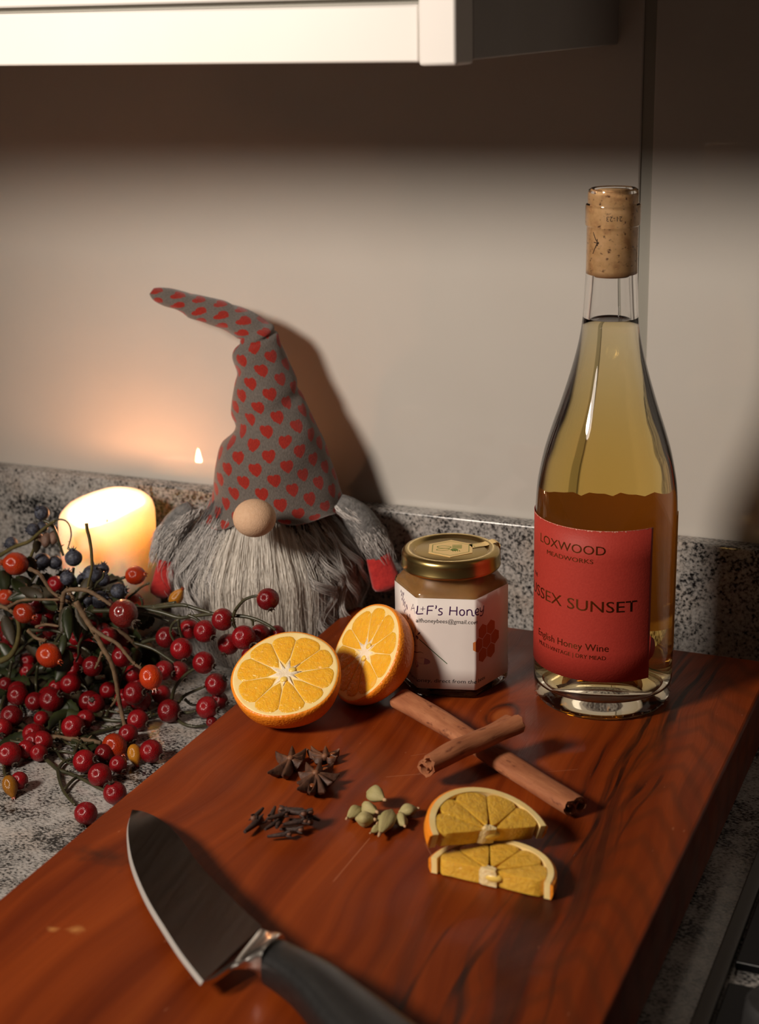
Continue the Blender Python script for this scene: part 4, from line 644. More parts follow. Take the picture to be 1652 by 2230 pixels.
# ------------------------------------------------------------------ chopping board
def wood():
    t = NT('oiled_red_wood')
    v = t.coord()
    x, y, z = t.sep(v)
    warp = t.noise(t.map(v, (5, 3.2, 5)), 1.0, 2, .5)
    warp2 = t.noise(t.map(v, (24, 5, 24), (3, 1, 2)), 1.0, 3, .55)
    xs = t.math('ADD', x, t.math('ADD', t.math('MULTIPLY', t.math('SUBTRACT', warp, .5), .085), t.math('MULTIPLY', t.math('SUBTRACT', warp2, .5), .016)))
    # growth rings bend round the knot
    kx = t.math('SUBTRACT', x, -.275); ky = t.math('MULTIPLY', t.math('SUBTRACT', y, .803), .55)
    kd = t.math('SQRT', t.math('ADD', t.math('MULTIPLY', kx, kx), t.math('MULTIPLY', ky, ky)))
    kn = t.math('EXPONENT', t.math('MULTIPLY', kd, -60))
    xs2 = t.math('ADD', xs, t.math('MULTIPLY', kn, .05))
    gv = t.comb(t.math('MULTIPLY', xs2, 75), t.math('MULTIPLY', y, 2.6), t.math('MULTIPLY', z, 40))
    bands = t.noise(gv, 1.0, 3, .55)
    fib = t.noise(t.comb(t.math('MULTIPLY', xs, 900), t.math('MULTIPLY', y, 28), t.math('MULTIPLY', z, 300)), 1.0, 3, .6)
    col = t.ramp(bands, [(.28, (.125, .0155, .0019)), (.45, (.205, .0315, .0036)), (.60, (.275, .0465, .0056)), (.78, (.355, .072, .0098))])
    col = t.mix(t.math('MULTIPLY', fib, .35), col, (.15, .032, .008))
    # broad tone change over the plank
    tone = t.ramp(t.noise(t.map(v, (7, 3, 7), (4, 9, 0)), 1.0, 3, .5), [(.3, (.80, .76, .70)), (.7, (1.12, 1.1, 1.08))])
    col = t.mix(1, col, tone, 'MULTIPLY')
    # dark heartwood streaks, mostly in the right third
    sv = t.comb(t.math('MULTIPLY', xs, 62), t.math('MULTIPLY', y, 2.2), 5.3)
    st = t.noise(sv, 1.0, 4, .6)
    mask = t.ramp(x, [(0, 0), (1, 1)])
    xm = t.math('MULTIPLY', t.math('ADD', x, .268), 15, clamp=True)
    xe = t.math('MULTIPLY', t.math('SUBTRACT', -.142, x), 30, clamp=True)
    streak = t.math('MULTIPLY', t.math('MULTIPLY', t.math('SUBTRACT', st, .50), 12, clamp=True), t.math('MULTIPLY', xm, xe))
    streak = t.math('MULTIPLY', streak, t.math('ADD', .35, t.math('MULTIPLY', t.noise(t.map(v, (30, 9, 30)), 1, 3), .75), clamp=True))
    col = t.mix(t.math('MULTIPLY', streak, .93, clamp=True), col, (.018, .0075, .0045))
    # thin black cracks that run with the grain
    for x0, w, y0, y1, amp in ((-.1905, .0016, .62, .94, .9), (-.1795, .0022, .70, .94, .85), (-.2070, .0011, .55, .80, .8), (-.2010, .0026, .40, .66, .75), (-.1690, .0020, .84, .94, .85), (-.2215, .0013, .42, .62, .6), (-.1740, .0009, .66, .80, .6)):
        dd = t.math('ABSOLUTE', t.math('SUBTRACT', t.math('ADD', x, t.math('MULTIPLY', t.math('SUBTRACT', warp2, .5), .030)), x0))
        lm = t.math('MULTIPLY', t.math('SUBTRACT', 1, t.math('DIVIDE', dd, w), clamp=True), 2.2, clamp=True)
        ym = t.math('MULTIPLY', t.math('MULTIPLY', t.math('SUBTRACT', y, y0), 25, clamp=True), t.math('MULTIPLY', t.math('SUBTRACT', y1, y), 25, clamp=True))
        br = t.math('MULTIPLY', t.math('SUBTRACT', t.noise(t.map(v, (60, 22, 60), (x0 * 90, 0, 0)), 1, 3), .36), 5, clamp=True)
        col = t.mix(t.math('MULTIPLY', t.math('MULTIPLY', lm, ym), t.math('MULTIPLY', br, amp)), col, (.012, .006, .004))
    # flame figure: nested arches towards the right edge
    ax_ = t.math('ADD', x, .163)
    arch = t.math('SINE', t.math('MULTIPLY', t.math('ADD', y, t.math('ADD', t.math('MULTIPLY', t.math('ABSOLUTE', ax_), 1.6), t.math('MULTIPLY', warp2, .05))), 230))
    am_ = t.math('MULTIPLY', t.math('MULTIPLY', t.math('ADD', x, .205), 40, clamp=True), t.math('MULTIPLY', t.math('ADD', arch, .15), .34, clamp=True))
    col = t.mix(am_, col, (.085, .020, .005))
    # the knot: dark ring around an orange eye
    ring = t.math('MULTIPLY', t.math('SUBTRACT', 1, t.math('MULTIPLY', t.math('ABSOLUTE', t.math('SUBTRACT', kd, t.math('ADD', .0075, t.math('MULTIPLY', warp2, .002)))), 420), clamp=True), t.noise(v, 60, 2))
    col = t.mix(t.math('MULTIPLY', ring, 1.4, clamp=True), col, (.02, .008, .005))
    eye = t.math('MULTIPLY', t.math('SUBTRACT', .006, kd), 400, clamp=True)
    col = t.mix(eye, col, (.36, .085, .016))
    # purple brown stain beside the knot
    d1 = t.math('SQRT', t.math('ADD', t.math('POWER', t.math('SUBTRACT', x, -.252), 2), t.math('POWER', t.math('MULTIPLY', t.math('SUBTRACT', y, .80), .7), 2)))
    sm = t.math('MULTIPLY', t.math('SUBTRACT', .030, t.math('ADD', d1, t.math('MULTIPLY', warp2, .018))), 60, clamp=True)
    col = t.mix(t.math('MULTIPLY', sm, .55), col, (.085, .032, .024))
    def blot(cx_, cy_, rx, ry, strength, c):
        nonlocal col
        dx = t.math('DIVIDE', t.math('SUBTRACT', x, cx_), rx); dy = t.math('DIVIDE', t.math('SUBTRACT', y, cy_), ry)
        d = t.math('SQRT', t.math('ADD', t.math('MULTIPLY', dx, dx), t.math('MULTIPLY', dy, dy)))
        d = t.math('ADD', d, t.math('MULTIPLY', t.math('SUBTRACT', t.noise(v, 180, 3), .5), 1.6))
        f = t.math('MULTIPLY', t.math('SUBTRACT', 1, d), strength, clamp=True)
        col = t.mix(f, col, c)
    blot(-.4053, .5792, .022, .010, .7, (.045, .013, .006))
    blot(-.3915, .5155, .0035, .0028, .55, (.62, .30, .09))
    blot(-.3811, .5185, .0052, .0040, .55, (.62, .30, .09))
    # knife scratches
    for (ax, ay), (bx, by), w in SCRATCH:
        L = math.hypot(bx - ax, by - ay); ux, uy = (bx - ax) / L, (by - ay) / L
        px = t.math('SUBTRACT', x, ax); py = t.math('SUBTRACT', y, ay)
        along = t.math('ADD', t.math('MULTIPLY', px, ux), t.math('MULTIPLY', py, uy))
        across = t.math('ABSOLUTE', t.math('SUBTRACT', t.math('MULTIPLY', px, uy), t.math('MULTIPLY', py, ux)))
        f = t.math('MULTIPLY', t.math('MULTIPLY', t.math('GREATER_THAN', along, 0), t.math('LESS_THAN', along, L)), t.math('SUBTRACT', 1, t.math('DIVIDE', across, w), clamp=True))
        col = t.mix(t.math('MULTIPLY', f, .5), col, (.50, .20, .10))
    # fine bright nicks
    nick = t.math('MULTIPLY', t.math('SUBTRACT', t.noise(t.map(v, (300, 90, 300)), 1, 2), .735), 18, clamp=True)
    col = t.mix(t.math('MULTIPLY', nick, .35), col, (.5, .2, .1))
    t.set(base=col, spec=.16)
    t.set(rough=t.ramp(t.noise(v, 30, 3), [(.3, .36), (.7, .50)]))
    t.bump(t.math('ADD', t.math('MULTIPLY', fib, .6), bands), .0004, .5)
    return t.m
SCRATCH = [(*s, .00045) for s in SCR] + [((-.231, .742), (-.214, .752), .0003), ((-.305, .735), (-.298, .741), .0003), ((-.262, .648), (-.247, .628), .0003)]
board = part('chopping_board', MB().box((-.4302, .405, .0004), (-.1402, .9365, T)), wood(), bevel=.0022, seg=3)
tag(board, 'thick reddish brown wooden chopping board with dark streaks', 'chopping board')

# ------------------------------------------------------------------ chef's knife
M_BLADE = NT('brushed_steel')
_v = M_BLADE.coord()
M_BLADE.set(base=(.40, .36, .335), metal=1.0, rough=M_BLADE.ramp(M_BLADE.noise(M_BLADE.map(_v, (300, 20, 100)), 1, 2), [(.3, .17), (.7, .22)]))
M_BLADE = M_BLADE.m
M_EDGE = plain('ground_edge_steel', (.78, .75, .70), .24, metal=1.0)
M_GRIND = plain('honed_edge_steel', (.62, .58, .54), .5, metal=.55)
M_HANDLE = noisy('black_handle', (.012, .012, .012), (.018, .018, .018), 300, .38)
knife = root('chef_knife', (-.33, .55, T), "chef's knife with black handle lying on the board", 'knife')
EDGE = smooth_path(K_EDGE, 4); SPINE = smooth_path(K_SPINE, 4)
def sample(path, n):
    L = [0]
    for a, b in zip(path, path[1:]): L.append(L[-1] + (b - a).length)
    out = []
    for i in range(n):
        d = L[-1] * i / (n - 1); j = 0
        while j < len(L) - 2 and L[j + 1] < d: j += 1
        out.append(path[j].lerp(path[j + 1], (d - L[j]) / max(L[j + 1] - L[j], 1e-9)))
    return out
ES = sample(EDGE, 40); SS = sample(SPINE + [], 40)
Up = Vector((0, 0, 1))
kv = []; bevl = []
th = .0010
for e, s in zip(ES, SS):
    i_ = e.lerp(s, min(.06, .0019 / max((s - e).length, 1e-4)))
    kv.append([i_ + Up * th * .75, e.lerp(s, .5) + Up * th * .95, s + Up * th, s - Up * th, e.lerp(s, .5) - Up * th * .95, i_ - Up * th * .75])
    bevl.append([e + Up * .00005, i_ + Up * th * .75, i_ - Up * th * .75, e - Up * .00005])
mb = MB().rings(kv, True, True)
part('blade', mb, M_BLADE, knife, 30)
part('cutting_edge', MB().rings(bevl, True, True), M_GRIND, knife, 30, label='bright ground cutting edge')
H0 = [(Vector(a), Vector(b)) for a, b in K_HAND]
# bolster between blade heel and handle
B0, B1, B2, B3 = [Vector(p) for p in K_BOLST]
rows = []
for i in range(9):
    f = i / 8
    a = B0.lerp(H0[0][0], f); b = B3.lerp(H0[0][1], f) 
    b += (B0 - B3).normalized() * (.0022 * sin(pi * f))
    h = .0011 + .0068 * f * f * (3 - 2 * f)
    c = (a + b) / 2 + Up * (.0006 * f); w = (a - b) / 2
    ring = []
    for j in range(16):
        an = 2 * pi * j / 16
        sx = math.copysign(abs(cos(an)) ** .55, cos(an)); sy = math.copysign(abs(sin(an)) ** .55, sin(an))
        ring.append(c + w * sx + Up * h * sy)
    rows.append(ring)
part('bolster', MB().rings(rows, True, True), M_EDGE, knife, 50, label='steel bolster between blade and handle')
# heel web that runs down to the cutting edge
he = [Vector(p) for p in K_HEEL]
part('heel', MB().prism([(0, 0), (1, 0), (2, 0), (3, 0)], lambda x, y, h: ([he[0], he[1], he[2], he[2] + (B0 - B3) * .2][int(x)]) + Up * h, -.0011, .0012), M_EDGE, knife, 30)
rows = []
A = smooth_path([a for a, b in H0], 4); Bq = smooth_path([b for a, b in H0], 4)
for i, (a, b) in enumerate(zip(A, Bq)):
    c = (a + b) / 2; w = (a - b) / 2 * 1.03; h = .0086 + .0016 * min(1, i / 10)
    c.z = T + .0006 + h + .0006
    ring = []
    for j in range(24):
        an = 2 * pi * j / 24
        sx = math.copysign(abs(cos(an)) ** .7, cos(an)); sy = math.copysign(abs(sin(an)) ** .7, sin(an))
        ring.append(c + w * sx + Up * h * sy)
    rows.append(ring)
part('handle', MB().rings(rows, True, True), M_HANDLE, knife, 60)

# ------------------------------------------------------------------ mead bottle
BX, BY = -.2282, .8513
CAMAZ = math.atan2(-BX, BY)                      # azimuth of the camera as seen from the bottle, measured from -y towards +x
def bpt(theta_deg, z, r):                         # theta: 0 faces the camera, positive to its right
    a = CAMAZ + math.radians(theta_deg)
    return (BX + r * sin(a), BY - r * cos(a), T + z)
glass = NT('clear_glass').set(base=(1, 1, 1), rough=0.0, ior=1.5, trans=1.0).m
wine = NT('amber_wine')
wine.set(base=(1, 1, 1), rough=0.0, ior=1.34, trans=1.0)
va = wine.n('ShaderNodeVolumeAbsorption')
va.inputs['Color'].default_value = (.998, .80, .08, 1)
va.inputs['Density'].default_value = 25
wine.t.links.new(va.outputs[0], wine.out.inputs['Volume'])
wine = wine.m
bottle = root('mead_bottle', (BX, BY, T + .0003), 'clear bottle of amber mead with red label, corked, on the board', 'bottle')
BP = [(.0401, .0043), (.0408, .012), (.0410, .02), (.0411, .05), (.0411, .0775), (.0410, .105), (.0407, .1198), (.0400, .1311), (.0387, .1399), (.0359, .153), (.0320, .166), (.0278, .1785), (.0238, .1913),
      (.0202, .204), (.0173, .2165), (.0156, .2287), (.0148, .2424), (.0143, .2526), (.0142, .266), (.0142, .2796), (.0149, .2803), (.0151, .2812), (.0151, .2906), (.0149, .2914), (.0139, .2920), (.0139, .2968), (.0134, .2992), (.0122, .3000)]
def fine(prof, k=3):
    return [(p.x, p.y) for p in smooth_path([(r, z, 0) for r, z in prof], k)]
outer = fine([(0, .0205), (.008, .0195), (.016, .0165), (.024, .0095), (.030, .0030), (.0335, .0004), (.0362, .0002), (.0385, .0015), (.0401, .0050)], 3) + fine(BP[1:19], 3) + BP[19:]
inner_pts = [(.0103, .2996), (.0098, .292), (.0097, .27), (.0099, .2526), (.0105, .2424), (.0115, .2287), (.0133, .2165), (.0164, .204), (.0202, .1913), (.0244, .1785), (.0288, .166), (.0328, .153), (.0357, .1399), (.0371, .1311),
             (.0379, .1198), (.0382, .105), (.0383, .0775), (.0383, .05), (.0382, .022), (.0372, .0150), (.0345, .0112), (.0300, .0118), (.024, .0165), (.016, .0228), (.008, .0262), (0, .0270)]
inner = fine(inner_pts, 3)
part('glass_body', MB().lathe(outer + [(.0110, .29985)] + inner, (BX, BY, T + .0003), 96), glass, bottle, 32)
li = [(r + (.00012 if r > .0005 else 0), z - (.00012 if z < .2287 else 0)) for r, z in inner if z <= .2290]
top = [(0, .2278), (.006, .2278), (.009, .2280), (.0107, .2285)]
part('mead', MB().lathe(top + li, (BX, BY, T + .0003), 96), wine, bottle, 180, label='amber mead filled up to the neck')
ck = NT('cork')
_v = ck.coord()
ckc = ck.ramp(ck.noise(_v, 130, 4, .6), [(.30, (.46, .23, .09)), (.5, (.68, .41, .18)), (.7, (.78, .50, .25))])
ckc = ck.mix(ck.math('MULTIPLY', ck.math('SUBTRACT', ck.noise(_v, 420, 3), .60), 9, clamp=True), ckc, (.13, .045, .015))
ckz = ck.sep(_v)[2]
ckc = ck.mix(ck.math('MULTIPLY', ck.math('SUBTRACT', .2555, ckz), 300, clamp=True), ckc, (.20, .07, .02))
ck.set(base=ckc, rough=.75)
part('cork', MB().lathe([(0, .2522), (.0092, .2522), (.0100, .2532), (.0099, .27), (.0100, .29), (.0103, .2960), (.0098, .2985), (.0092, .2990), (0, .2992)], (BX, BY, T + .0003), 48), ck.m, bottle, 50, label='printed cork pushed into the bottle neck')
M_INK = plain('dark_brown_ink', (.045, .018, .008), .7)
# date printed upside down on the cork
tv, tf = text_mesh('21-23')
mb = MB().add([bpt(26 - x * 44, .2862 - y * .0026 / .7, .01004) for x, y, z in tv], tf)
part('cork_print', mb, M_INK, bottle, 0)
mb = MB()
for k_, (a0, z0, a1, z1) in enumerate([(-52, .2735, -40, .2712), (-50, .2700, -40, .2722), (-58, .2718, -44, .2716), (-46, .2738, -45, .2700), (-62, .2772, -52, .2735), (-62, .2655, -50, .2700)]):
    mb.tube([bpt(a0 + (a1 - a0) * i / 4, z0 + (z1 - z0) * i / 4, .01000) for i in range(5)], .00022, 5)
part('cork_emblem', mb, M_INK, bottle, 0)
# labels
red = NT('red_paper')
_v = red.coord('Object')
red.set(base=red.ramp(red.noise(_v, 700, 3), [(.3, (.385, .037, .025)), (.7, (.425, .043, .029))]), rough=.55, spec=.25)
red.bump(red.noise(_v, 900, 3), .0002, .4)
RL = .0411 + .00012
mb = MB()
nA, zs = 64, [.0262, .026 + .0911 * .2, .026 + .0911 * .4, .026 + .0911 * .6, .026 + .0911 * .8, .1172]
th0, th1 = -101.5, 39.5
grid = []
def edge_r(z): return RL + .00004
for zi in zs: grid.append([bpt(th0 + (th1 - th0) * i / nA, zi, RL) for i in range(nA + 1)])
mb.rings(grid, closed=False)
# rounded tab that sticks out of the right edge
tab = [(39.5, .0370)] + [(39.5 + 6.2 * sin(pi * i / 10), .0445 - .0068 * cos(pi * i / 10)) for i in range(1, 10)] + [(39.5, .0522)]
mb.add([bpt(a, z, RL) for a, z in tab], [tuple(range(len(tab)))])
lab = part('front_label', mb, red.m, bottle, 180, solid=.00018, label='red paper label with gold foil lettering')
M_WORN = plain('worn_label_edge', (.72, .40, .30), .8)
rnd = random.Random(3)
mb = MB()
for i in range(150):
    a = th0 + (th1 - th0) * (i + .5) / 150
    w = (th1 - th0) / 150 * .62
    h = rnd.uniform(.00006, .00042) * (1 if rnd.random() < .8 else 2.2)
    mb.add([bpt(a - w, .11715, RL + .00016), bpt(a + w, .11715, RL + .00016), bpt(a + w * .8, .1172 - h, RL + .00016), bpt(a - w * .9, .1172 - h * .8, RL + .00016)], [(0, 1, 2, 3)])
part('worn_edge', mb, M_WORN, lab, 0, label='scuffed pale top edge of the label')
M_GOLD = plain('gold_foil', (.34, .14, .04), .30, metal=1.0)
def label_text(name, body, a0, a1, z, cap, mat=None):
    tv, tf = text_mesh(body)
    part(name, MB().add([bpt(a0 + (a1 - a0) * x, z + y * cap / .7, RL + .00022) for x, y, q in tv], tf), mat or M_GOLD, lab, 0)
label_text('maker_lettering', 'LOXWOOD', -62.8, .4, .1030, .0052)
label_text('maker_lettering.001', 'MEADWORKS', -52.4, -9, .0976, .0026)
label_text('title_lettering', 'THE', -76, -68, .0800, .0022)
label_text('title_lettering.001', 'SUSSEX SUNSET', -88, 26.2, .0690, .0066)
label_text('style_lettering', 'English Honey Wine', -64.5, 4.5, .0452, .0042)
label_text('style_lettering.001', 'MULTI-VINTAGE | DRY MEAD', -62.8, 2.5, .0400, .0024)
_k = NT('kraft_back_label')
_d, _tr, _mx = _k.n('ShaderNodeBsdfDiffuse'), _k.n('ShaderNodeBsdfTranslucent'), _k.n('ShaderNodeMixShader')
_d.inputs[0].default_value = (.66, .30, .08, 1); _tr.inputs[0].default_value = (.72, .33, .09, 1); _mx.inputs[0].default_value = .5
_k.t.links.new(_d.outputs[0], _mx.inputs[1]); _k.t.links.new(_tr.outputs[0], _mx.inputs[2]); _k.t.links.new(_mx.outputs[0], _k.out.inputs['Surface'])
BACKP = _k.m                                      # thin paper lets light through
mb = MB()
grid = []
for zi in (.034, .06, .09, .1165):
    grid.append([bpt(74 + (268 - 74) * i / 60, zi + (.0007 * sin(i * 1.7) + .0005 * sin(i * 3.1) if zi > .11 else 0), RL) for i in range(61)])
part('back_label', mb.rings(grid, closed=False), BACKP, bottle, 180, label='brown back label seen through the mead')
# moulded bumps round the foot
mb = MB()
for i in range(40):
    mb.sphere(bpt(i * 9, .0040, .0400), .00055, 8, 6)
part('moulded_dots', mb, glass, bottle, 180)

# ------------------------------------------------------------------ honey jar
JX, JY = JAR_C
PH, JS = math.radians(15.0), .0351
AP = JS * .866
def jmap(u, v, off=0.0):                          # unrolled label coordinates -> point on the hexagon
    k = 0 if abs(u) <= JS / 2 else (1 if u > 0 else -1)
    a = PH + k * pi / 3
    uu = u - k * JS
    return (JX + sin(a) * (AP + off) + cos(a) * uu, JY - cos(a) * (AP + off) + sin(a) * uu, T + v)
jar = root('honey_jar', (JX, JY, T + .0003), 'hexagonal jar of honey with gold lid and paper label on the board', 'jar')
def hexr(ap, a, p):
    s = sum(max(0, cos(a - (PH - pi / 2 + k * pi / 3))) ** p for k in range(6))
    return ap / s ** (1 / p)
def jring(ap, z, mixc=0, rc=0, p=46, n=96):
    out = []
    for j in range(n):
        a = 2 * pi * j / n
        r = hexr(ap, a, p) * (1 - mixc) + rc * mixc
        out.append((JX + r * cos(a), JY + r * sin(a), T + .0003 + z))
    return out
og = [jring(.020, .0028, 0, 0, 20), jring(.024, .0006, 0, 0, 24), jring(.0272, 0, 0, 0, 30), jring(.0293, .0010, 0, 0, 40), jring(AP - .0002, .0034), jring(AP - .0002, .02), jring(AP - .0002, .05), jring(AP - .0002, .0640), jring(AP - .0007, .0664),
      jring(AP - .0028, .0682, .06, .0265), jring(.0270, .0706, .35, .0262), jring(.026, .0726, .8, .0258), jring(.0258, .0738, 1, .0256), jring(.0256, .0790, 1, .0254)]
def honey_rings(d):
    return [jring(.018, .0058, 0, 0, 20), jring(.0265, .0060, 0, 0, 30), jring(AP - .0026, .0085, 0, 0, 40), jring(AP - .0024, .03), jring(AP - .0024, .0630), jring(AP - .0034, .0652), jring(AP - .0058, .0668, .1, .0245), jring(.0245, .0692, .5, .0242), jring(.0238, .0712, .9, .0236), jring(.0236, .0740, 1, .0234)]
inn = honey_rings(0) + [jring(.0236, .0790, 1, .0234)]
mb = MB()
mb.rings(og + list(reversed(inn)), True, True)
part('glass_body', mb, NT('jar_glass').set(base=(.985, 1, .985), rough=0.0, ior=1.5, trans=1.0).m, jar, 180)
hn = NT('set_honey')
_v = hn.coord()
hn.set(base=hn.ramp(hn.noise(_v, 120, 4, .6), [(.3, (.42, .205, .060)), (.7, (.52, .27, .090))]), rough=.35, sss=.35, sssr=(1, .6, .25), ssss=.004)
hr = [[(JX + (x - JX) * 1.004, JY + (y - JY) * 1.004, z - .0000) for x, y, z in r] for r in honey_rings(0)]
part('honey', MB().rings(hr, True, True), hn.m, jar, 60, label='creamy set golden honey')
# label round three faces
M_PAPER = noisy('cream_paper', (.80, .735, .69), (.84, .775, .73), 40, .65)
us = [-.0505, -.04, -.03, -JS / 2 - .0012, -JS / 2 - .0004, -JS / 2 + .0004, -JS / 2 + .0012, -.008, 0, .008, JS / 2 - .0012, JS / 2 - .0004, JS / 2 + .0004, JS / 2 + .0012, .03, .04, .0515]
def rsoft(u):                                     # pull the paper in a little at the folds
    d = min(abs(u - JS / 2), abs(u + JS / 2))
    return -.00022 * max(0, 1 - d / .0012)
grid = [[jmap(u, v, .0001 + rsoft(u)) for u in us] for v in (.0066, .02, .035, .05, .0643)]
jl = part('paper_label', MB().rings(grid, closed=False), M_PAPER, jar, 60, solid=.00016)
M_PURPLE = plain('purple_ink', (.055, .012, .085), .6)
M_BLACK = plain('black_ink', (.012, .010, .012), .6)
M_GREEN = plain('green_ink', (.035, .10, .028), .6)
M_LILAC = plain('lilac_ink', (.42, .26, .40), .6)
M_COMB = plain('burnt_orange_ink', (.50, .145, .030), .6)
def ribbon(mb, pts, w, off=.00024, taper=False):
    P = smooth_path([(u, v, 0) for u, v in pts], 5) if len(pts) > 2 else [Vector((pts[0][0] + (pts[1][0] - pts[0][0]) * i / 10, pts[0][1] + (pts[1][1] - pts[0][1]) * i / 10, 0)) for i in range(11)]
    L = []; Rr = []
    for i, p in enumerate(P):
        t = (P[min(i + 1, len(P) - 1)] - P[max(i - 1, 0)]).normalized()
        ww = w * (1 - .7 * i / len(P)) if taper else w
        q = Vector((-t.y, t.x, 0)) * ww / 2
        L.append(p + q); Rr.append(p - q)
    vs = [jmap(p.x, p.y, off) for p in L] + [jmap(p.x, p.y, off) for p in Rr]
    n = len(L)
    mb.add(vs, [(i, n + i, n + i + 1, i + 1) for i in range(n - 1)])
def blob(mb, c, a, b, rot=0, off=.00022, n=14):
    vs = []
    for i in range(n):
        t = 2 * pi * i / n; x, y = a * cos(t), b * sin(t)
        vs.append(jmap(c[0] + x * cos(rot) - y * sin(rot), c[1] + x * sin(rot) + y * cos(rot), off))
    mb.add(vs, [tuple(range(n))])
mb = MB()
for i, s in enumerate(TITLE): ribbon(mb, s, .00034 if i in (0, 1, 2, 4, 5) else .00072)
part('title_lettering', mb, M_PURPLE, jl, 0)
def jtext(name, body, u0, u1, v0, v1, cap, mat, shear=.12):
    tv, tf = text_mesh(body)
    W_ = u1 - u0
    part(name, MB().add([jmap(u0 + W_ * x + shear * y * cap / .7, v0 + (v1 - v0) * x + y * cap / .7, .00024) for x, y, z in tv], tf), mat, jl, 0)
jtext('address_lettering', 'alfhoneybees@gmail.com', -.0180, .0190, .0489, .0489, .0026, M_BLACK)
jtext('motto_lettering', 'Pure honey, direct from the bees', -.0286, .0268, .0106, .0108, .0024, M_BLACK)
mb = MB()
for i, c in enumerate(JLAV): blob(mb, c, .0004 + .0001 * (i % 3), .0011, (-.35, .3, -.1)[i % 3])
for c, (a, b, r) in zip(JFLOW, [(.00042, .0020, 0), (.0004, .0012, -.8), (.0004, .0011, .7), (.0009, .0013, .5), (.0010, .0006, .2), (.0003, .0007, -.3)]): blob(mb, c, a, b, r)
part('lavender_drawing', mb, M_PURPLE, jl, 0)
mb = MB(); ribbon(mb, JGREEN, .00046); ribbon(mb, JSTEM, .00012)
part('stalk_drawing', mb, M_GREEN, jl, 0)
mb = MB()
for i, s in enumerate(JBEE): ribbon(mb, s, .0005 if i != 0 else .0003, taper=i < 2)
part('bee_drawing', mb, M_BLACK, jl, 0)
mb = MB(); blob(mb, JWING[0], .0046, .0021, -.12); blob(mb, (JWING[2][0] - .0004, JWING[2][1]), .0018, .0014, -.8)
part('wing_drawing', mb, M_LILAC, jl, 0)
mb = MB()
cu_, cv_ = JCOMB[0]
for k_ in range(7):
    a = pi / 3 * (k_ - 1) + pi / 6 + pi / 6 if k_ else 0
    d = .0087 if k_ else 0
    cc = (cu_ + d * cos(a), cv_ + d * sin(a))
    pts = [(cc[0] + .00475 * cos(pi / 6 + pi / 3 * i), cc[1] + .00475 * sin(pi / 6 + pi / 3 * i)) for i in range(6)]
    # cells that cross the fold are cut at it
    if min(p[0] for p in pts) < JS / 2 < max(p[0] for p in pts):
        lo = [p for p in pts]; e = JS / 2
        def clip(poly, sgn):
            o = []
            for i in range(len(poly)):
                p, q = poly[i], poly[(i + 1) % len(poly)]
                ip, iq = (p[0] - e) * sgn >= 0, (q[0] - e) * sgn >= 0
                if ip: o.append(p)
                if ip != iq:
                    f = (e - p[0]) / (q[0] - p[0]); o.append((e + sgn * 1e-6, p[1] + f * (q[1] - p[1])))
            return o
        for sg in (1, -1):
            pl = clip(pts, sg); mb.add([jmap(u, v, .00022) for u, v in pl], [tuple(range(len(pl)))])
    else:
        mb.add([jmap(u, v, .00022) for u, v in pts], [tuple(range(6))])
part('honeycomb_drawing', mb, M_COMB, jl, 0)
# lid
M_LID = NT('gold_lacquered_tin')
M_LID.set(base=(.54, .40, .155), metal=1.0, rough=.27)
lidp = [(0, .0850), (.0205, .0850), (.0213, .0846), (.0222, .0843), (.0230, .0848), (.0240, .0858), (.0256, .0862), (.0272, .0860), (.0286, .0853), (.0295, .0840), (.0297, .0825), (.0297, .0778), (.0301, .0770), (.0302, .0760), (.0297, .0752), (.0288, .0752), (.0286, .0760), (.0286, .0835), (0, .0835)]
lid = part('lid', MB().lathe(lidp, (JX, JY, T), 72), M_LID.m, jar, 50, label='gold screw lid')
VR = Vector((cos(CAMAZ + .08), sin(CAMAZ + .08), 0)); VA = Vector((-VR.y, VR.x, 0))   # right and away on the lid, from the front
def lpt(x, y, z): p = Vector((JX, JY, T + z)) + VR * x + VA * y; return (p.x, p.y, p.z)
M_SEALP = plain('yellow_seal_paper', (.93, .66, .27), .5)
M_SGREEN = plain('green_seal_ink', (.16, .25, .035), .6)
hx = [(.0148 * cos(pi / 6 + pi / 3 * i) * 1.02, .0158 * sin(pi / 6 + pi / 3 * i)) for i in range(6)]
mb = MB().prism(hx, lambda x, y, h: lpt(x, y, h), .0851, .0853)
strip = [(.0120, .0040, .0853), (.0180, .0068, .0853), (.0205, .0080, .0854), (.0240, .0096, .0862), (.0262, .0106, .0866), (.0278, .0113, .0862), (.0286, .0118, .0845), (.0287, .0119, .0800), (.0289, .0120, .0740)]
L_, R_ = [], []
for i, (x, y, z) in enumerate(strip):
    L_.append(lpt(x - .0013, y + .0032, z)); R_.append(lpt(x + .0013, y - .0032, z))
n = len(L_)
mb.add(L_ + R_, [(i, n + i, n + i + 1, i + 1) for i in range(n - 1)])
sl = part('paper_seal', mb, M_SEALP, lid, 0, label='yellow hexagonal tamper seal with green bee')
mb = MB()
def lrib(pts, w, closed=False, z=.08536):
    P = [Vector((x, y, 0)) for x, y in pts]
    n = len(P); L, R = [], []
    for i, p in enumerate(P):
        a, b = (P[i - 1], P[(i + 1) % n]) if closed else (P[max(i - 1, 0)], P[min(i + 1, n - 1)])
        t = (b - a).normalized(); q = Vector((-t.y, t.x, 0)) * w / 2
        L.append(p + q); R.append(p - q)
    mb.add([lpt(p.x, p.y, z) for p in L + R], [(i, n + i, n + (i + 1) % n, (i + 1) % n) for i in range(n if closed else n - 1)])
for k_ in range(6):
    a, b = hx[k_], hx[(k_ + 1) % 6]
    lrib([(a[0] * .84, a[1] * .84), (b[0] * .84, b[1] * .84)], .00035)
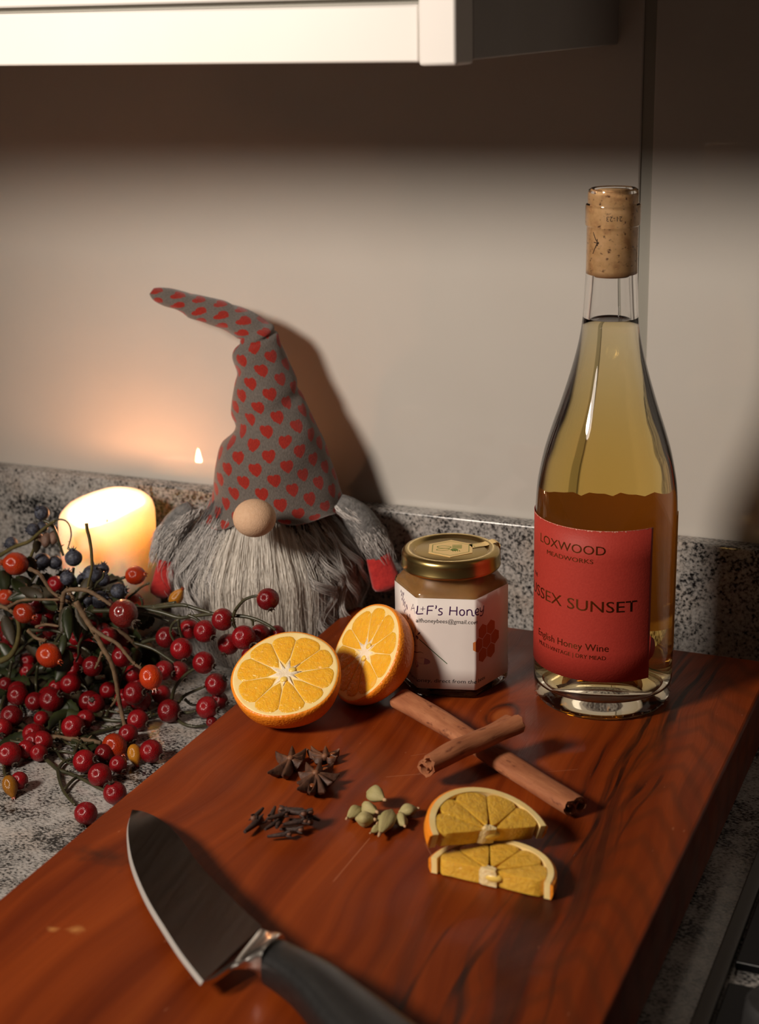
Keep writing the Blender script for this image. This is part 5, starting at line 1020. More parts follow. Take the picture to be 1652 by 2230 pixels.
lrib([(.0145, .0022), (.0190, .0040), (.0205, .0047)], .0003); lrib([(.0125, .0068), (.0170, .0090), (.0190, .0100)], .0003); lrib([(.0145, .0022), (.0140, .0045), (.0125, .0068)], .0003)
def ell(cx_, cy_, a, b, r, n=20): return [(cx_ + a * cos(t) * cos(r) - b * sin(t) * sin(r), cy_ + a * cos(t) * sin(r) + b * sin(t) * cos(r)) for t in [2 * pi * i / n for i in range(n)]]
lrib(ell(-.0040, .0022, .0042, .0021, -.1), .0006, True); lrib(ell(-.0046, -.0022, .0040, .0019, .25), .0005, True)
e1 = ell(.0035, .0028, .0034, .0030, .2)
for i0, i1 in ((-.0030, -.0014), (-.0004, .0012), (.0022, .0034)):     # body stripes
    mb.add([lpt(.0006 + x, y, .08536) for x, y in ((.0003, .0028 + i0), (.0060, .0030 + i0), (.0062, .0028 + i1), (.0003, .0026 + i1))], [(0, 1, 2, 3)])
mb.add([lpt(x, y, .08536) for x, y in ell(.0022, -.0028, .0024, .0020, 0)], [tuple(range(20))])
for x in (.0010, .0024, .0038, .0050): lrib([(x, -.0036), (x + .0006, -.0058)], .0005)
part('bee_emblem', mb, M_SGREEN, sl, 0)
# ------------------------------------------------------------------ oranges
M_PEEL = NT('orange_peel')
_v = M_PEEL.coord()
M_PEEL.set(base=M_PEEL.ramp(M_PEEL.noise(_v, 40, 3), [(.3, (.86, .235, .012)), (.7, (.90, .30, .020))]), rough=.38, spec=.4)
M_PEEL.bump(M_PEEL.voro(_v, 650), .00035, .7)
M_PEEL = M_PEEL.m
def flesh(name, a, b):
    t = NT(name)
    v = t.coord()
    f = t.noise(v, 240, 4, .65, .4)
    t.set(base=t.ramp(f, [(.3, a), (.7, b)]), rough=.10, spec=.55, sss=.30, sssr=(1, .45, .08), ssss=.004)
    t.bump(t.noise(t.map(v, (1, 1, 1)), 380, 3, .7, .6), .0010, .9)
    return t.m
M_FLESH = flesh('orange_flesh', (.93, .42, .022), (.97, .52, .048))
M_FLESH2 = flesh('paler_orange_flesh', (.74, .40, .040), (.82, .49, .070))
M_PITH = noisy('orange_pith', (.94, .66, .24), (.97, .76, .36), 120, .5, sss=.15, sssr=(1, .6, .3), ssss=.003)
M_CORE = noisy('pale_core_pith', (.86, .70, .48), (.92, .80, .60), 300, .6, .0006, 500)
M_CORE2 = noisy('cream_core', (.80, .58, .24), (.88, .70, .40), 500, .5, .0008, 700, sss=.3, sssr=(1, .7, .3), ssss=.003)
M_PIP = plain('yellow_core_membrane', (.90, .62, .13), .35)

def wedge(a0, a1, r0, r1, n=9, round_=.12):
    """rounded outline of one segment in polar form"""
    am = (a0 + a1) / 2; pts = []
    pts.append((r0 * cos(am), r0 * sin(am)))
    for i in range(3):
        f = (i + 1) / 4; r = r0 + (r1 * .92 - r0) * f
        aa = a0 + (am - a0) * max(0, .14 - f * .2); pts.append((r * cos(aa), r * sin(aa)))
    for i in range(n):
        f = i / (n - 1); aa = a0 + (a1 - a0) * f
        k = 1 - round_ * abs(2 * f - 1) ** 4
        pts.append((r1 * k * cos(aa), r1 * k * sin(aa)))
    for i in range(3):
        f = (3 - i) / 4; r = r0 + (r1 * .92 - r0) * f
        aa = a1 + (am - a1) * max(0, .14 - f * .2); pts.append((r * cos(aa), r * sin(aa)))
    return pts

def dome(mb, poly, z0, z1, zc):
    """low cushion over an outline: skirt, rounded shoulder, crown"""
    n = len(poly); cx_ = sum(p[0] for p in poly) / n; cy_ = sum(p[1] for p in poly) / n
    rings = []
    for s, z in ((1, z0), (1, z1 * .55), (.965, z1), (.80, z1 + (zc - z1) * .6), (.45, zc)):
        rings.append([(cx_ + (x - cx_) * s, cy_ + (y - cy_) * s, z) for x, y in poly])
    mb.rings(rings, False, True)

def orient(nrm, spin, loc, obj):
    q = Vector(nrm).normalized().to_track_quat('Z', 'Y')
    obj.rotation_mode = 'QUATERNION'
    obj.rotation_quaternion = q @ Quaternion((0, 0, 1), spin)
    obj.location = loc

def half_orange(label, loc, nrm, R, spin, seed, nseg=10, depth=1.0, squash=1.0):
    rn = random.Random(seed)
    r = root('orange_half', loc, label, 'orange', 'halves of a cut orange')
    orient(nrm, spin, loc, r)
    wob = lambda i, a: (R * .012 * sin(3 * a + seed) + R * .008 * sin(5 * a), 0)
    prof = [(R * .925, .0001), (R * .975, .0004), (R, -.0006)] + [(R * sin(t) * (1 + .03 * sin(2 * t)), -R * depth * cos(t)) for t in [pi / 2 * (1 - i / 14) for i in range(1, 14)]] + [(0, -R * depth)]
    part('peel', MB().lathe(prof, n=64, wob=wob), M_PEEL, r, 180, local=True)
    part('pith', MB().lathe([(0, -.0001), (R * .15, 0), (R * .80, .0001), (R * .86, .0002), (R * .925, .0003), (R * .962, .0003), (R * .97, -.0004)], n=64, wob=wob), M_PITH, r, 180, local=True, label='pale yellow pith ring and membranes')
    cuts = [2 * pi * i / nseg + rn.uniform(-.10, .10) for i in range(nseg)]
    for i in range(nseg):
        a0, a1 = cuts[i], cuts[(i + 1) % nseg] + (2 * pi if i == nseg - 1 else 0)
        g = .007
        r1 = R * rn.uniform(.885, .905)
        mb = MB(); dome(mb, wedge(a0 + g, a1 - g, R * rn.uniform(.15, .23), r1), -.0004, .00035, .0006)
        part('segment', mb, M_FLESH, r, 60, local=True)
    # ragged pale star in the middle
    st = []
    for i in range(nseg * 2):
        a = cuts[(i // 2) % nseg] + (0 if i % 2 == 0 else pi / nseg)
        rr_ = R * (rn.uniform(.27, .36) if i % 2 == 0 else rn.uniform(.11, .17))
        st.append((rr_ * cos(a), rr_ * sin(a)))
    mb = MB()
    mb.rings([[(x, y, -.0004) for x, y in st], [(x * .95, y * .95, .0005) for x, y in st], [(x * .55, y * .55, .0010) for x, y in st], [(x * .1, y * .1, .0008) for x, y in st]], False, True)
    core = part('core', mb, M_CORE, r, 60, local=True)
    mb = MB().sphere((R * .11, R * .05, .0009), R * .065, 12, 8, (1, 1, 1)) if False else MB()
    for dx, dy in ((.13, .05), (-.04, -.13)):
        mb.sphere((0, 0, 0), 1, 12, 8)
        m_ = len(mb.v)
        k0 = m_ - len(MB().sphere((0, 0, 0), 1, 12, 8).v)
        for q in range(k0, m_):
            x, y, z = mb.v[q]; mb.v[q] = (R * dx + x * R * .07, R * dy + y * R * .06, .0007 + z * .0010)
    part('core_membrane', mb, M_PIP, core, 180, local=True)
    return r
toCam = lambda p: (Vector((0, 0, .4354)) - Vector(p)).normalized()
def face_normal(p, tilt, ix, iy):
    """cut face leaning away from the line of sight by tilt, towards image direction (ix right, iy up)"""
    c = toCam(p)
    d = _R * ix + _U * iy
    d = (d - c * d.dot(c)).normalized()
    return c * cos(math.radians(tilt)) + d * sin(math.radians(tilt))
_R1 = .0322
p1 = (-.3887, .7504, T + .0303)
half_orange('orange half lying cut face up, nearest the rosehips', p1, face_normal(p1, 41, -.27, .963), _R1, .35, 4, 10, .90)
_R2 = .0312
p2 = (-.3580, .7950, T + .0309)
half_orange('orange half tilted on edge between other half and honey jar', p2, face_normal(p2, 55, -.917, .40), _R2, .9, 9, 10, .84)

def half_slice(label, loc, rot, R, th, seed, group):
    rn = random.Random(seed)
    r = root('orange_slice', loc, label, 'orange slice', group)
    r.rotation_mode = 'QUATERNION'; r.rotation_quaternion = rot
    # half disc, straight cut edge along local x at y = 0, top face at z = th
    arc = lambda rad, n=28, a0=0, a1=pi: [(rad * cos(a0 + (a1 - a0) * i / n), rad * sin(a0 + (a1 - a0) * i / n)) for i in range(n + 1)]
    o, i1, i2 = arc(R), arc(R * .955), arc(R * .86)
    rings = [[(x * .97, y * .97, .0003) for x, y in o], [(x, y, th * .35) for x, y in o], [(x * .998, y * .998, th * .9) for x, y in o], [(x, y, th) for x, y in i1], [(x * .99, y * .99, th * .5) for x, y in i1], [(x, y, 0) for x, y in i1]]
    rings.append(rings[0])
    n = len(o)
    mb = MB().rings(rings, closed=False)
    k = len(rings) - 1
    mb.f += [tuple(j * n for j in range(k))[::-1], tuple(j * n + n - 1 for j in range(k))]
    part('peel', mb, M_PEEL, r, 45, local=True)
    rings = [[(x, y, .0002) for x, y in i1], [(x, y, th + .0001) for x, y in i1], [(x, y, th + .0001) for x, y in i2], [(x, y, .0002) for x, y in i2]]
    rings.append(rings[0]); n = len(i1)
    mb = MB().rings(rings, closed=False)
    mb.f += [tuple(j * n for j in range(4))[::-1], tuple(j * n + n - 1 for j in range(4))]
    part('pith', mb, M_PITH, r, 45, local=True)
    ns = 5
    cuts = [pi * i / ns + (rn.uniform(-.12, .12) if 0 < i < ns else 0) for i in range(ns + 1)]
    for i in range(ns):
        g = .003
        poly = wedge(cuts[i] + (g if i else .0), cuts[i + 1] - (g if i < ns - 1 else 0), R * .10, R * .858, 9, .10)
        poly = [(x, max(y, .0002 * (1 + sin(x * 900)))) for x, y in poly]
        mb = MB(); dome(mb, poly, .0003, th - .0002, th + .0001)
        part('segment', mb, M_FLESH2, r, 60, local=True)
    mb = MB()
    st = [(R * rn.uniform(.10, .16) * (1.25 if i % 2 else .8) * cos(pi * i / 10), max(-.0012, R * rn.uniform(.10, .17) * sin(pi * i / 10) - .0006)) for i in range(11)]
    mb.rings([[(x, y, .0004) for x, y in st], [(x, y, th * .8) for x, y in st], [(x * .8, y * .8, th + .0008) for x, y in st], [(x * .3, y * .3, th + .0006) for x, y in st]], False, True)
    core = part('core', mb, M_CORE2, r, 60, local=True)
    part('core_membrane', MB().sphere((R * .05, R * .02, th * .55), R * .12, 12, 8, (1.3, .50, .62)), M_PIP, core, 180, local=True)
    return r
# lower slice flat on the board, upper one leaning over it
a_, b_ = Vector((-.2490, .6222, 0)), Vector((-.1880, .6195, 0))
ang = math.atan2((b_ - a_).y, (b_ - a_).x)
half_slice('lower half slice of orange, lying flat on the board', (-.2185, .6210, T + .0003), Quaternion((0, 0, 1), ang), .0315, .0085, 5, 'half slices of orange')
a_, b_ = Vector((-.2540, .6240, 0)), Vector((-.2035, .6690, 0))
ang = math.atan2((b_ - a_).y, (b_ - a_).x)
q = Quaternion((0, 0, 1), ang) @ Quaternion((1, 0, 0), math.radians(17)) @ Quaternion((0, 1, 0), math.radians(8))
half_slice('upper half slice of orange, leaning on the slice below it', (-.2275, .6415, T + .0105), q, .0315, .0085, 11, 'half slices of orange')

# ------------------------------------------------------------------ cinnamon
M_CIN = NT('cinnamon_bark')
_v = M_CIN.coord()
_c = M_CIN.ramp(M_CIN.noise(M_CIN.map(_v, (180, 180, 38)), 1, 4, .6), [(.3, (.27, .085, .032)), (.55, (.37, .135, .055)), (.75, (.46, .19, .085))])
_c = M_CIN.mix(M_CIN.math('MULTIPLY', M_CIN.math('SUBTRACT', M_CIN.noise(M_CIN.map(_v, (260, 260, 130)), 1, 3), .60), 7, clamp=True), _c, (.14, .035, .012))
M_CIN.set(base=_c, rough=.75)
M_CIN.bump(M_CIN.noise(M_CIN.map(_v, (500, 500, 60)), 1, 4), .0004, .8)
M_CIN = M_CIN.m
def quill(name, label, a, b, r, roll, seed, double=True, bend=.0012):
    a, b = Vector(a), Vector(b); ax = (b - a); L = ax.length
    rt = root(name, a.lerp(b, .5), label, 'cinnamon stick', 'cinnamon sticks')
    rt.rotation_mode = 'QUATERNION'; rt.rotation_quaternion = ax.normalized().to_track_quat('Z', 'Y')
    rn = random.Random(seed)
    # cross section: bark sheet whose two edges curl in towards each other
    cen = []
    n = 46
    for i in range(n + 1):
        f = i / n
        if f < .5:
            t = f / .5; an = roll + pi * .5 + (1 - t) * 2 * pi * 1.15; rad = r * (.30 + .32 * t); cx_ = -.42 * r
        else:
            t = (f - .5) / .5; an = roll + pi * .5 - t * 2 * pi * 1.15; rad = r * (.62 - .32 * t); cx_ = .42 * r
        cen.append((cx_ * cos(roll) + rad * cos(an), cx_ * sin(roll) + rad * sin(an)))
    # smooth the joint
    for _ in range(3):
        cen = [cen[0]] + [((p[0] + 2 * q_[0] + s[0]) / 4, (p[1] + 2 * q_[1] + s[1]) / 4) for p, q_, s in zip(cen, cen[1:], cen[2:])] + [cen[-1]]
    th = r * .085
    def off(sgn):
        o = []
        for i, p in enumerate(cen):
            t = Vector((cen[min(i + 1, n)][0] - cen[max(i - 1, 0)][0], cen[min(i + 1, n)][1] - cen[max(i - 1, 0)][1])).normalized()
            o.append((p[0] - t.y * th * sgn, p[1] + t.x * th * sgn))
        return o
    prof = off(1) + list(reversed(off(-1)))
    rings = []
    for k in range(25):
        f = k / 24; z = (f - .5) * L
        s = 1 + .05 * sin(f * 7 + seed) + .03 * sin(f * 17 + seed * 2)
        dx, dy = bend * sin(pi * f), bend * .5 * sin(2 * pi * f)
        tw = .25 * sin(f * 2.2 + seed)
        jag = lambda i: (rn.uniform(-.0009, .0009) if k in (0, 24) else 0)
        rings.append([((x * cos(tw) - y * sin(tw)) * s + dx, (x * sin(tw) + y * cos(tw)) * s + dy, z + jag(i)) for i, (x, y) in enumerate(prof)])
    part('bark_roll', MB().rings(rings, True, True), M_CIN, rt, 50, local=True)
    return rt
c1, c2 = Vector(CINN[0]), Vector(CINN[1])
quill('cinnamon_stick', 'long cinnamon stick lying on the board under the other stick', (c1.x, c1.y, T + .0068), (c2.x, c2.y, T + .0064), .0070, .15, 2)
c1, c2 = Vector(CINN[2]), Vector(CINN[3])
quill('cinnamon_stick', 'thick short cinnamon stick laid across the top of the long one', (c1.x, c1.y, T + .0150), (c2.x, c2.y, T + .0220), .0092, 2.6, 5)

# ------------------------------------------------------------------ star anise
M_ANISE = NT('star_anise')
_v = M_ANISE.coord()
_z = M_ANISE.sep(_v)[2]
M_ANISE.set(base=M_ANISE.mix(M_ANISE.math('MULTIPLY', M_ANISE.math('ADD', _z, .0012), 420, clamp=True), M_ANISE.ramp(M_ANISE.noise(_v, 300, 4), [(.3, (.045, .018, .010)), (.7, (.10, .040, .020))]), (.25, .105, .050)), rough=.6)
M_ANISE.bump(M_ANISE.noise(_v, 500, 3), .0004, .7)
M_ANISE = M_ANISE.m
M_SEED = plain('anise_seed', (.20, .06, .02), .15)
def star(label, c, tips_, open_=()):
    c = Vector(c)
    rt = root('star_anise', (c.x, c.y, c.z), label, 'star anise', 'star anise pods')
    part('hub', MB().lathe([(0, .0012), (.0011, .0010), (.0019, .0002), (.0018, -.0022), (0, -.0030)], (c.x, c.y, c.z), 14), M_ANISE, rt, 180)
    for k, tp in enumerate(tips_):
        d = Vector(tp) - c
        L = min(max(math.hypot(d.x, d.y), .007), .0180)
        h = Vector((d.x, d.y, 0)).normalized(); s = Vector((-h.y, h.x, 0))
        rings = []
        gape = .0010 if k in open_ else 0
        for i in range(12):
            f = i / 11; x = .0008 + (L - .0008) * f
            top = -.0002 - (c.z - T - .0042) * .55 * f ** 1.4 + .0016 * max(0, f - .75) * 2
            dep = .0012 + .0060 * sin(pi * min(1, f * 1.05) ** .8) * (1 if f < .97 else .3)
            bot = max(top - dep, T + .0003 - c.z)
            w = .00035 + .0026 * sin(pi * f ** .75) ** .8 if f < .99 else .0002
            tw = .00045 * (1 - f) + .00042
            pr = []
            tw = min(tw + gape * sin(pi * f), w + gape)
            for yy, zz in ((-tw, top), (-tw - (w - tw) * .6, top + (bot - top) * .35), (-w, top + (bot - top) * .65), (-w * .4, bot), (w * .4, bot), (w, top + (bot - top) * .65), (tw + (w - tw) * .6, top + (bot - top) * .35), (tw, top), (0, top - (.0022 * sin(pi * f) if gape else -.00012))):
                p = c + h * x + s * yy + Vector((0, 0, zz)); pr.append(p)
            rings.append(pr)
        pod = part('pod', MB().rings(rings, True, True), M_ANISE, rt, 60)
        if gape:
            m = c + h * L * .55 + Vector((0, 0, -.0010 - (c.z - T - .0042) * .3))
            part('seed', MB().sphere(m, .0012, 12, 8, (1.5, 1.5, .8)), M_SEED, pod, 180)
    return rt
star('star anise lying on top at the right of the anise pile', ANISE[0], ANTIP[0], (0, 4))
star('star anise leaning at the left of the anise pile', ANISE[1], ANTIP[1])
star('dark star anise lying half hidden at the back of the pile', ANISE[2], ANTIP[2], (2, 3))

# ------------------------------------------------------------------ cloves
M_CLOVE = noisy('clove', (.018, .009, .007), (.055, .026, .018), 350, .7, .0003)
M_BUD = noisy('clove_bud', (.10, .042, .024), (.20, .085, .048), 400, .65)
def make_clove():
    rt = root('clove', (0, 0, 0), 'x', 'clove')
    prof = [(0, -.0078), (.0008, -.0076), (.0012, -.004), (.0015, .001), (.0017, .0034), (.0014, .0040), (0, .0041)]
    part('stem', MB().lathe(prof, n=10), M_CLOVE, rt, 60, local=True)
    mb = MB()
    for i in range(4):
        a = pi / 2 * i + .4
        mb.tube([(.0010 * cos(a), .0010 * sin(a), .0032), (.0020 * cos(a), .0020 * sin(a), .0046), (.0027 * cos(a), .0027 * sin(a), .0066)], [.0008, .0007, .00025], 6)
    part('calyx', mb, M_CLOVE, rt, 60, local=True)
    part('bud', MB().sphere((0, 0, .0052), .0019, 10, 8), M_BUD, rt, 180, local=True)
    return rt
def dup(o, label=None):
    c = o.copy(); COL.objects.link(c)
    if label: c['label'] = label
    for ch in o.children:
        d = ch.copy(); COL.objects.link(d); d.parent = c
        for g in ch.children:
            e = g.copy(); COL.objects.link(e); e.parent = d
    return c
clove0 = make_clove()
CL_LABEL = ['clove at the left front end of the clove pile, pointing left', 'clove standing up at the left edge of the clove pile', 'clove lying lengthwise along the front of the pile', 'clove in the left middle of the pile, behind the front one', 'clove lying in the right middle of the pile',
            'clove pointing away from the viewer in the pile middle', 'clove lying towards the right end of the pile, spiky head out', 'topmost clove at the back of the pile', 'clove behind the front one, sticking out at right', 'clove with pale bud on top at the left of the pile', 'short clove on top at the right back of the pile', 'clove lying flat at the far right end of the pile', 'clove upright at the back left of the pile', 'clove lying under the right side of the pile']
for i, (a, b) in enumerate(CLOVES):
    o = clove0 if i == 0 else dup(clove0)
    a, b = Vector(a), Vector(b)
    o['label'] = CL_LABEL[i]; o['group'] = 'cloves in the pile'
    o.rotation_mode = 'QUATERNION'
    d = b - a; d.z = .0006 * (i % 3 - 1)
    o.rotation_quaternion = d.normalized().to_track_quat('Z', 'Y')
    m = a.lerp(b, .5); m.z = max(a.z, T + .0022)
    o.location = m
    o.scale = [min(1.15, max(.85, d.length / .0145))] * 3

# ------------------------------------------------------------------ cardamom
M_CARD = NT('cardamom')
_v = M_CARD.coord()
M_CARD.set(base=M_CARD.ramp(M_CARD.noise(M_CARD.map(_v, (140, 140, 60)), 1, 4), [(.3, (.30, .26, .10)), (.7, (.44, .37, .17))]), rough=.7)
M_CARD.bump(M_CARD.noise(M_CARD.map(_v, (900, 900, 60)), 1, 3), .0003, .8)
M_CARD = M_CARD.m
M_CTIP = plain('cardamom_tip', (.50, .32, .17), .7)
def make_card():
    rt = root('cardamom_pod', (0, 0, 0), 'x', 'cardamom pod')
    rings = []
    for i in range(13):
        f = i / 12
        r = .0040 * sin(pi * min(.995, max(.03, f)) ** .92) ** 1.05 + .0003
        rings.append([(r * (1 + .16 * cos(3 * a)) * (1 + .035 * cos(12 * a)) * cos(a) + .0006 * sin(pi * f), r * (1 + .16 * cos(3 * a)) * (1 + .035 * cos(12 * a)) * sin(a), (f - .5) * .0165) for a in [2 * pi * j / 24 for j in range(24)]])
    part('husk', MB().rings(rings, True, True), M_CARD, rt, 180, local=True)
    part('stalk_end', MB().tube([(0, 0, .0076), (.0001, 0, .0088), (.0003, 0, .0097)], [.0011, .0009, .0007], 8), M_CTIP, rt, 180, local=True)
    return rt
card0 = make_card()
CD_LABEL = ['cardamom pod at the far left of the pile', 'large cardamom pod on top at the back of the pile', 'plump cardamom pod at the front left of the pile', 'pale green cardamom pod in the middle of the pile', 'slim dark cardamom pod between the middle and front pods', 'long cardamom pod at the front, pointing to the viewer', 'small cardamom pod right of the long front one', 'cardamom pod at the far right, lying sideways', 'tiny cardamom pod peeping out under the front of pile']
for i, (a, b, w) in enumerate(CARDS):
    o = card0 if i == 0 else dup(card0)
    a, b = Vector(a), Vector(b)
    o['label'] = CD_LABEL[i]; o['group'] = 'cardamom pods in the pile'
    d = b - a; L = d.length
    o.rotation_mode = 'QUATERNION'
    d.z = .0012 if i in (1, 3) else 0
    o.rotation_quaternion = d.normalized().to_track_quat('Z', 'Y') @ Quaternion((0, 0, 1), i * 1.3)
    s = w / 16 * .92
    m = a.lerp(b, .5); m.z = T + .0042 * s * 1.08 + (.0035 if i == 1 else .002 if i == 3 else 0)
    o.location = m
    o.scale = (s, s, max(.55, L / .0180))

# ------------------------------------------------------------------ candle
CX, CY, CR = -.6247, .932, .0350
WAX = NT('ivory_wax')
WAX.set(base=(.93, .86, .73), rough=.42, sss=1.0, sssr=(1.0, .80, .60), ssss=.030, spec=.3)
candle = root('pillar_candle', (CX, CY, .0004), 'lit ivory pillar candle with a melted rim beside the gnome', 'candle')
Fd = math.atan2(-CY, -CX)                          # direction of the camera in plan
def rimz(a):                                       # rim height: high at the back and right, low at the left front
    d = a - Fd
    return .0932 + .0066 * cos(d - 2.27) + .0012 * sin(2 * d + .5) + .0009 * sin(3 * d)
cprof = [(.0, 0), (CR - .001, 0), (CR, .0012), (CR, .03), (CR, .06), (CR, .078), (CR - .0003, .0850), (CR - .0014, .0885), (CR - .0036, .0905), (CR - .0062, .0908), (CR - .0085, .0895), (CR - .0105, .0865), (CR - .013, .0830), (CR - .017, .0805), (.010, .0797), (.004, .0795), (0, .0795)]
def cw(i, a):
    z = cprof[i][1]
    k = max(0, min(1, (z - .070) / .018)) if i < 9 else max(0, min(1, (z - .0795) / .011))
    return (.0004 * sin(3 * a) + .0003 * sin(7 * a) + (.0008 * sin(2 * a + 1) * k), (rimz(a) - .0908) * k)
part('wax_body', MB().lathe(cprof, (CX, CY, .0004), 72, cw), WAX.m, candle, 180)
FX, FY = -.6245, .9320
part('wick', MB().tube([(FX, FY, .0785), (FX + .0002, FY, .083), (FX + .0008, FY - .0004, .0865)], [.0008, .0007, .0005], 8), plain('charred_wick', (.012, .01, .008), .9), candle, 180)
fl = NT('flame')
fl.set(base=(0, 0, 0), emit=(1.0, .41, .175), emits=430.0)
fprof = [(0, -.0075), (.0012, -.0072), (.0021, -.005), (.0025, -.0025), (.0024, .0005), (.0019, .0035), (.0012, .0065), (.0005, .0092), (0, .0105)]
part('flame', MB().lathe(fprof, (FX + .0008, FY, .0920), 20), fl.m, candle, 180)
# ------------------------------------------------------------------ gnome doll
GX, GY = -.4930, .9310
GA = math.atan2(-GX, GY)                           # camera azimuth from the doll
E1 = Vector((cos(GA), sin(GA), 0)); E2 = Vector((-sin(GA), cos(GA), 0))   # right, away
def gp(x, y, z): p = Vector((GX, GY, 0)) + E1 * x + E2 * y; return Vector((p.x, p.y, z))
gnome = root('gnome_doll', (GX, GY, .0004), 'bearded gnome doll in a grey knitted hat with red hearts', 'doll')
M_FUR = noisy('dark_grey_fur_cloth', (.018, .018, .020), (.05, .05, .054), 260, .95, .0008)
def body_r(z):
    f = z / .140
    return (.0560 * (1 - .12 * abs(2 * f - .75) ** 2.2)) * (1 if z > .012 else .90 + .10 * z / .012) * (1 - 1.15 * max(0, f - .50))
rings = []
for i in range(19):
    z = .0006 + .134 * i / 18; r = body_r(z)
    rings.append([gp(r * cos(a), r * .86 * sin(a), z) for a in [2 * pi * j / 40 for j in range(40)]])
part('body', MB().rings(rings, True, True), M_FUR, gnome, 180)
# knitted hat with heart pattern in fabric coordinates
def knit():
    t = NT('heart_knit')
    u, v, _ = t.sep(t.coord('UV'))
    wv = t.noise(t.coord('UV'), 900, 2)
    j = t.math('MULTIPLY', t.math('SUBTRACT', wv, .5), .0016)
    u = t.math('ADD', u, j); v = t.math('ADD', v, j)
    def heart(ou, ov):
        X = t.math('SUBTRACT', t.math('FRACT', t.math('ADD', t.math('DIVIDE', u, LXH), ou)), .5)
        Y = t.math('SUBTRACT', t.math('FRACT', t.math('ADD', t.math('DIVIDE', v, LYH), ov)), .5)
        X = t.math('MULTIPLY', X, LXH / .0041); Y = t.math('ADD', t.math('MULTIPLY', Y, LYH / .0039), .15)
        x2 = t.math('MULTIPLY', X, X); y2 = t.math('MULTIPLY', Y, Y)
        q = t.math('SUBTRACT', t.math('ADD', x2, y2), 1)
        f = t.math('SUBTRACT', t.math('MULTIPLY', q, t.math('MULTIPLY', q, q)), t.math('MULTIPLY', x2, t.math('MULTIPLY', y2, Y)))
        return t.math('LESS_THAN', f, 0)
    h = t.math('MAXIMUM', heart(0, 0), heart(.5, .5))
    tw = t.noise(t.map(t.coord('UV'), (1, .35, 1)), 1500, 3, .7)
    grey = t.ramp(tw, [(.3, (.088, .075, .066)), (.7, (.175, .152, .136))])
    redc = t.ramp(tw, [(.3, (.22, .013, .008)), (.7, (.34, .026, .015))])
    t.set(base=t.mix(h, grey, redc), rough=.95, sheen=.35, sheenr=.5, spec=.15)
    t.bump(t.noise(t.map(t.coord('UV'), (1, .5, 1)), 1300, 2), .0006, .8)
    return t.m
LXH, LYH = .0222, .0158
HC, HW, HD = [], [], []
for L, R_ in HAT:
    L, R_ = Vector(L), Vector(R_)
    d = R_ - L
    HC.append((L + R_) / 2); HW.append(d)
# resample finely
def interp(lst, k=4): return smooth_path(lst, k)
HCs, HWs = interp(HC, 4), interp(HW, 4)
n = len(HCs); NS = 64
vl = [0]
for a, b in zip(HCs, HCs[1:]): vl.append(vl[-1] + (b - a).length)
vs, uv = [], []
for i, (c, d) in enumerate(zip(HCs, HWs)):
    hor = math.hypot(d.x, d.y) * cos(GA)
    ex = (E1 * hor + Vector((0, 0, d.z)))
    hw = ex.length / 2; ex.normalize()
    dep = min(hw * .92, .985 - c.y - .002 if c.z < .10 else .9985 - c.y)
    dep = max(dep, hw * .55)
    ey = E2
    rag = max(0, 1 - i / 5)
    row = []
    for j in range(NS + 1):
        a = 2 * pi * j / NS - pi / 2 + pi        # starts at the back; a = -pi/2 is the front
        a = pi / 2 + 2 * pi * j / NS
        fold = 1 + .020 * sin(3 * a + i * .21) * (.4 + .6 * min(1, i / 14)) + .014 * sin(5 * a - i * .33)
        # soft creases at the bend and half way up
        for zc, amp, wd_, ph_ in ((28, .10, 1.6, 0.6), (48, .20, 1.4, 1.2), (53, .13, 1.2, 2.2), (76, .12, 1.4, 1.4), (22, .15, 2.2, pi), (36, .07, 1.6, 2.6), (8, .05, 2.5, 1.9), (64, .08, 1.5, .4)):
            fold -= amp * math.exp(-((i - zc - 2.2 * sin(a + ph_)) / wd_) ** 2) * (.5 + .5 * cos(a + ph_))
        p = c + ex * hw * cos(a) * fold + ey * (dep if sin(a) > 0 else hw * .95) * sin(a) * fold
        if rag:                                   # brim lifts over the nose
            fr = max(0, -sin(a))
            p.z += rag * ((.0085 * math.exp(-((cos(a) + .24) / .30) ** 2) + .0085) * fr ** .7 + .0012 * sin(6 * a))
        if p.y > .9985: p.y = .9985
        if p.z < .0975 and p.y > .9835: p.y = .9835
        row.append(p); uv.append(((a + pi / 2 - 2 * pi * (a > pi / 2 * 3 + 9)) * 1.0, vl[i], hw))
    vs.append(row)
mb = MB()
for row in vs: pass
mb.rings(vs, False, True, closed=False)
hat = part('hat', mb, knit(), gnome, 180, solid=0, label='grey knitted pointed hat with red hearts, tip bent left')
me = hat.data
ul = me.uv_layers.new(name='UVMap')
for lp in me.loops:
    i, j = divmod(lp.vertex_index, NS + 1)
    a = 2 * pi * j / NS - pi                       # 0 at the front
    hw = uv[lp.vertex_index][2]
    ul.data[lp.index].uv = (a * hw * 1.0 + .004 + vl[min(i, n - 1)] * .17, vl[min(i, n - 1)] + .003)
# nose
M_NOSE = noisy('nose_cloth', (.62, .40, .25), (.68, .45, .29), 500, .85, .0003)
nz = Vector(NOSE)
nc = nz + Vector((0, 0, -.0004))
part('nose', MB().sphere(nc, .0141, 28, 18, (1, 1, .88)), M_NOSE, gnome, 180)

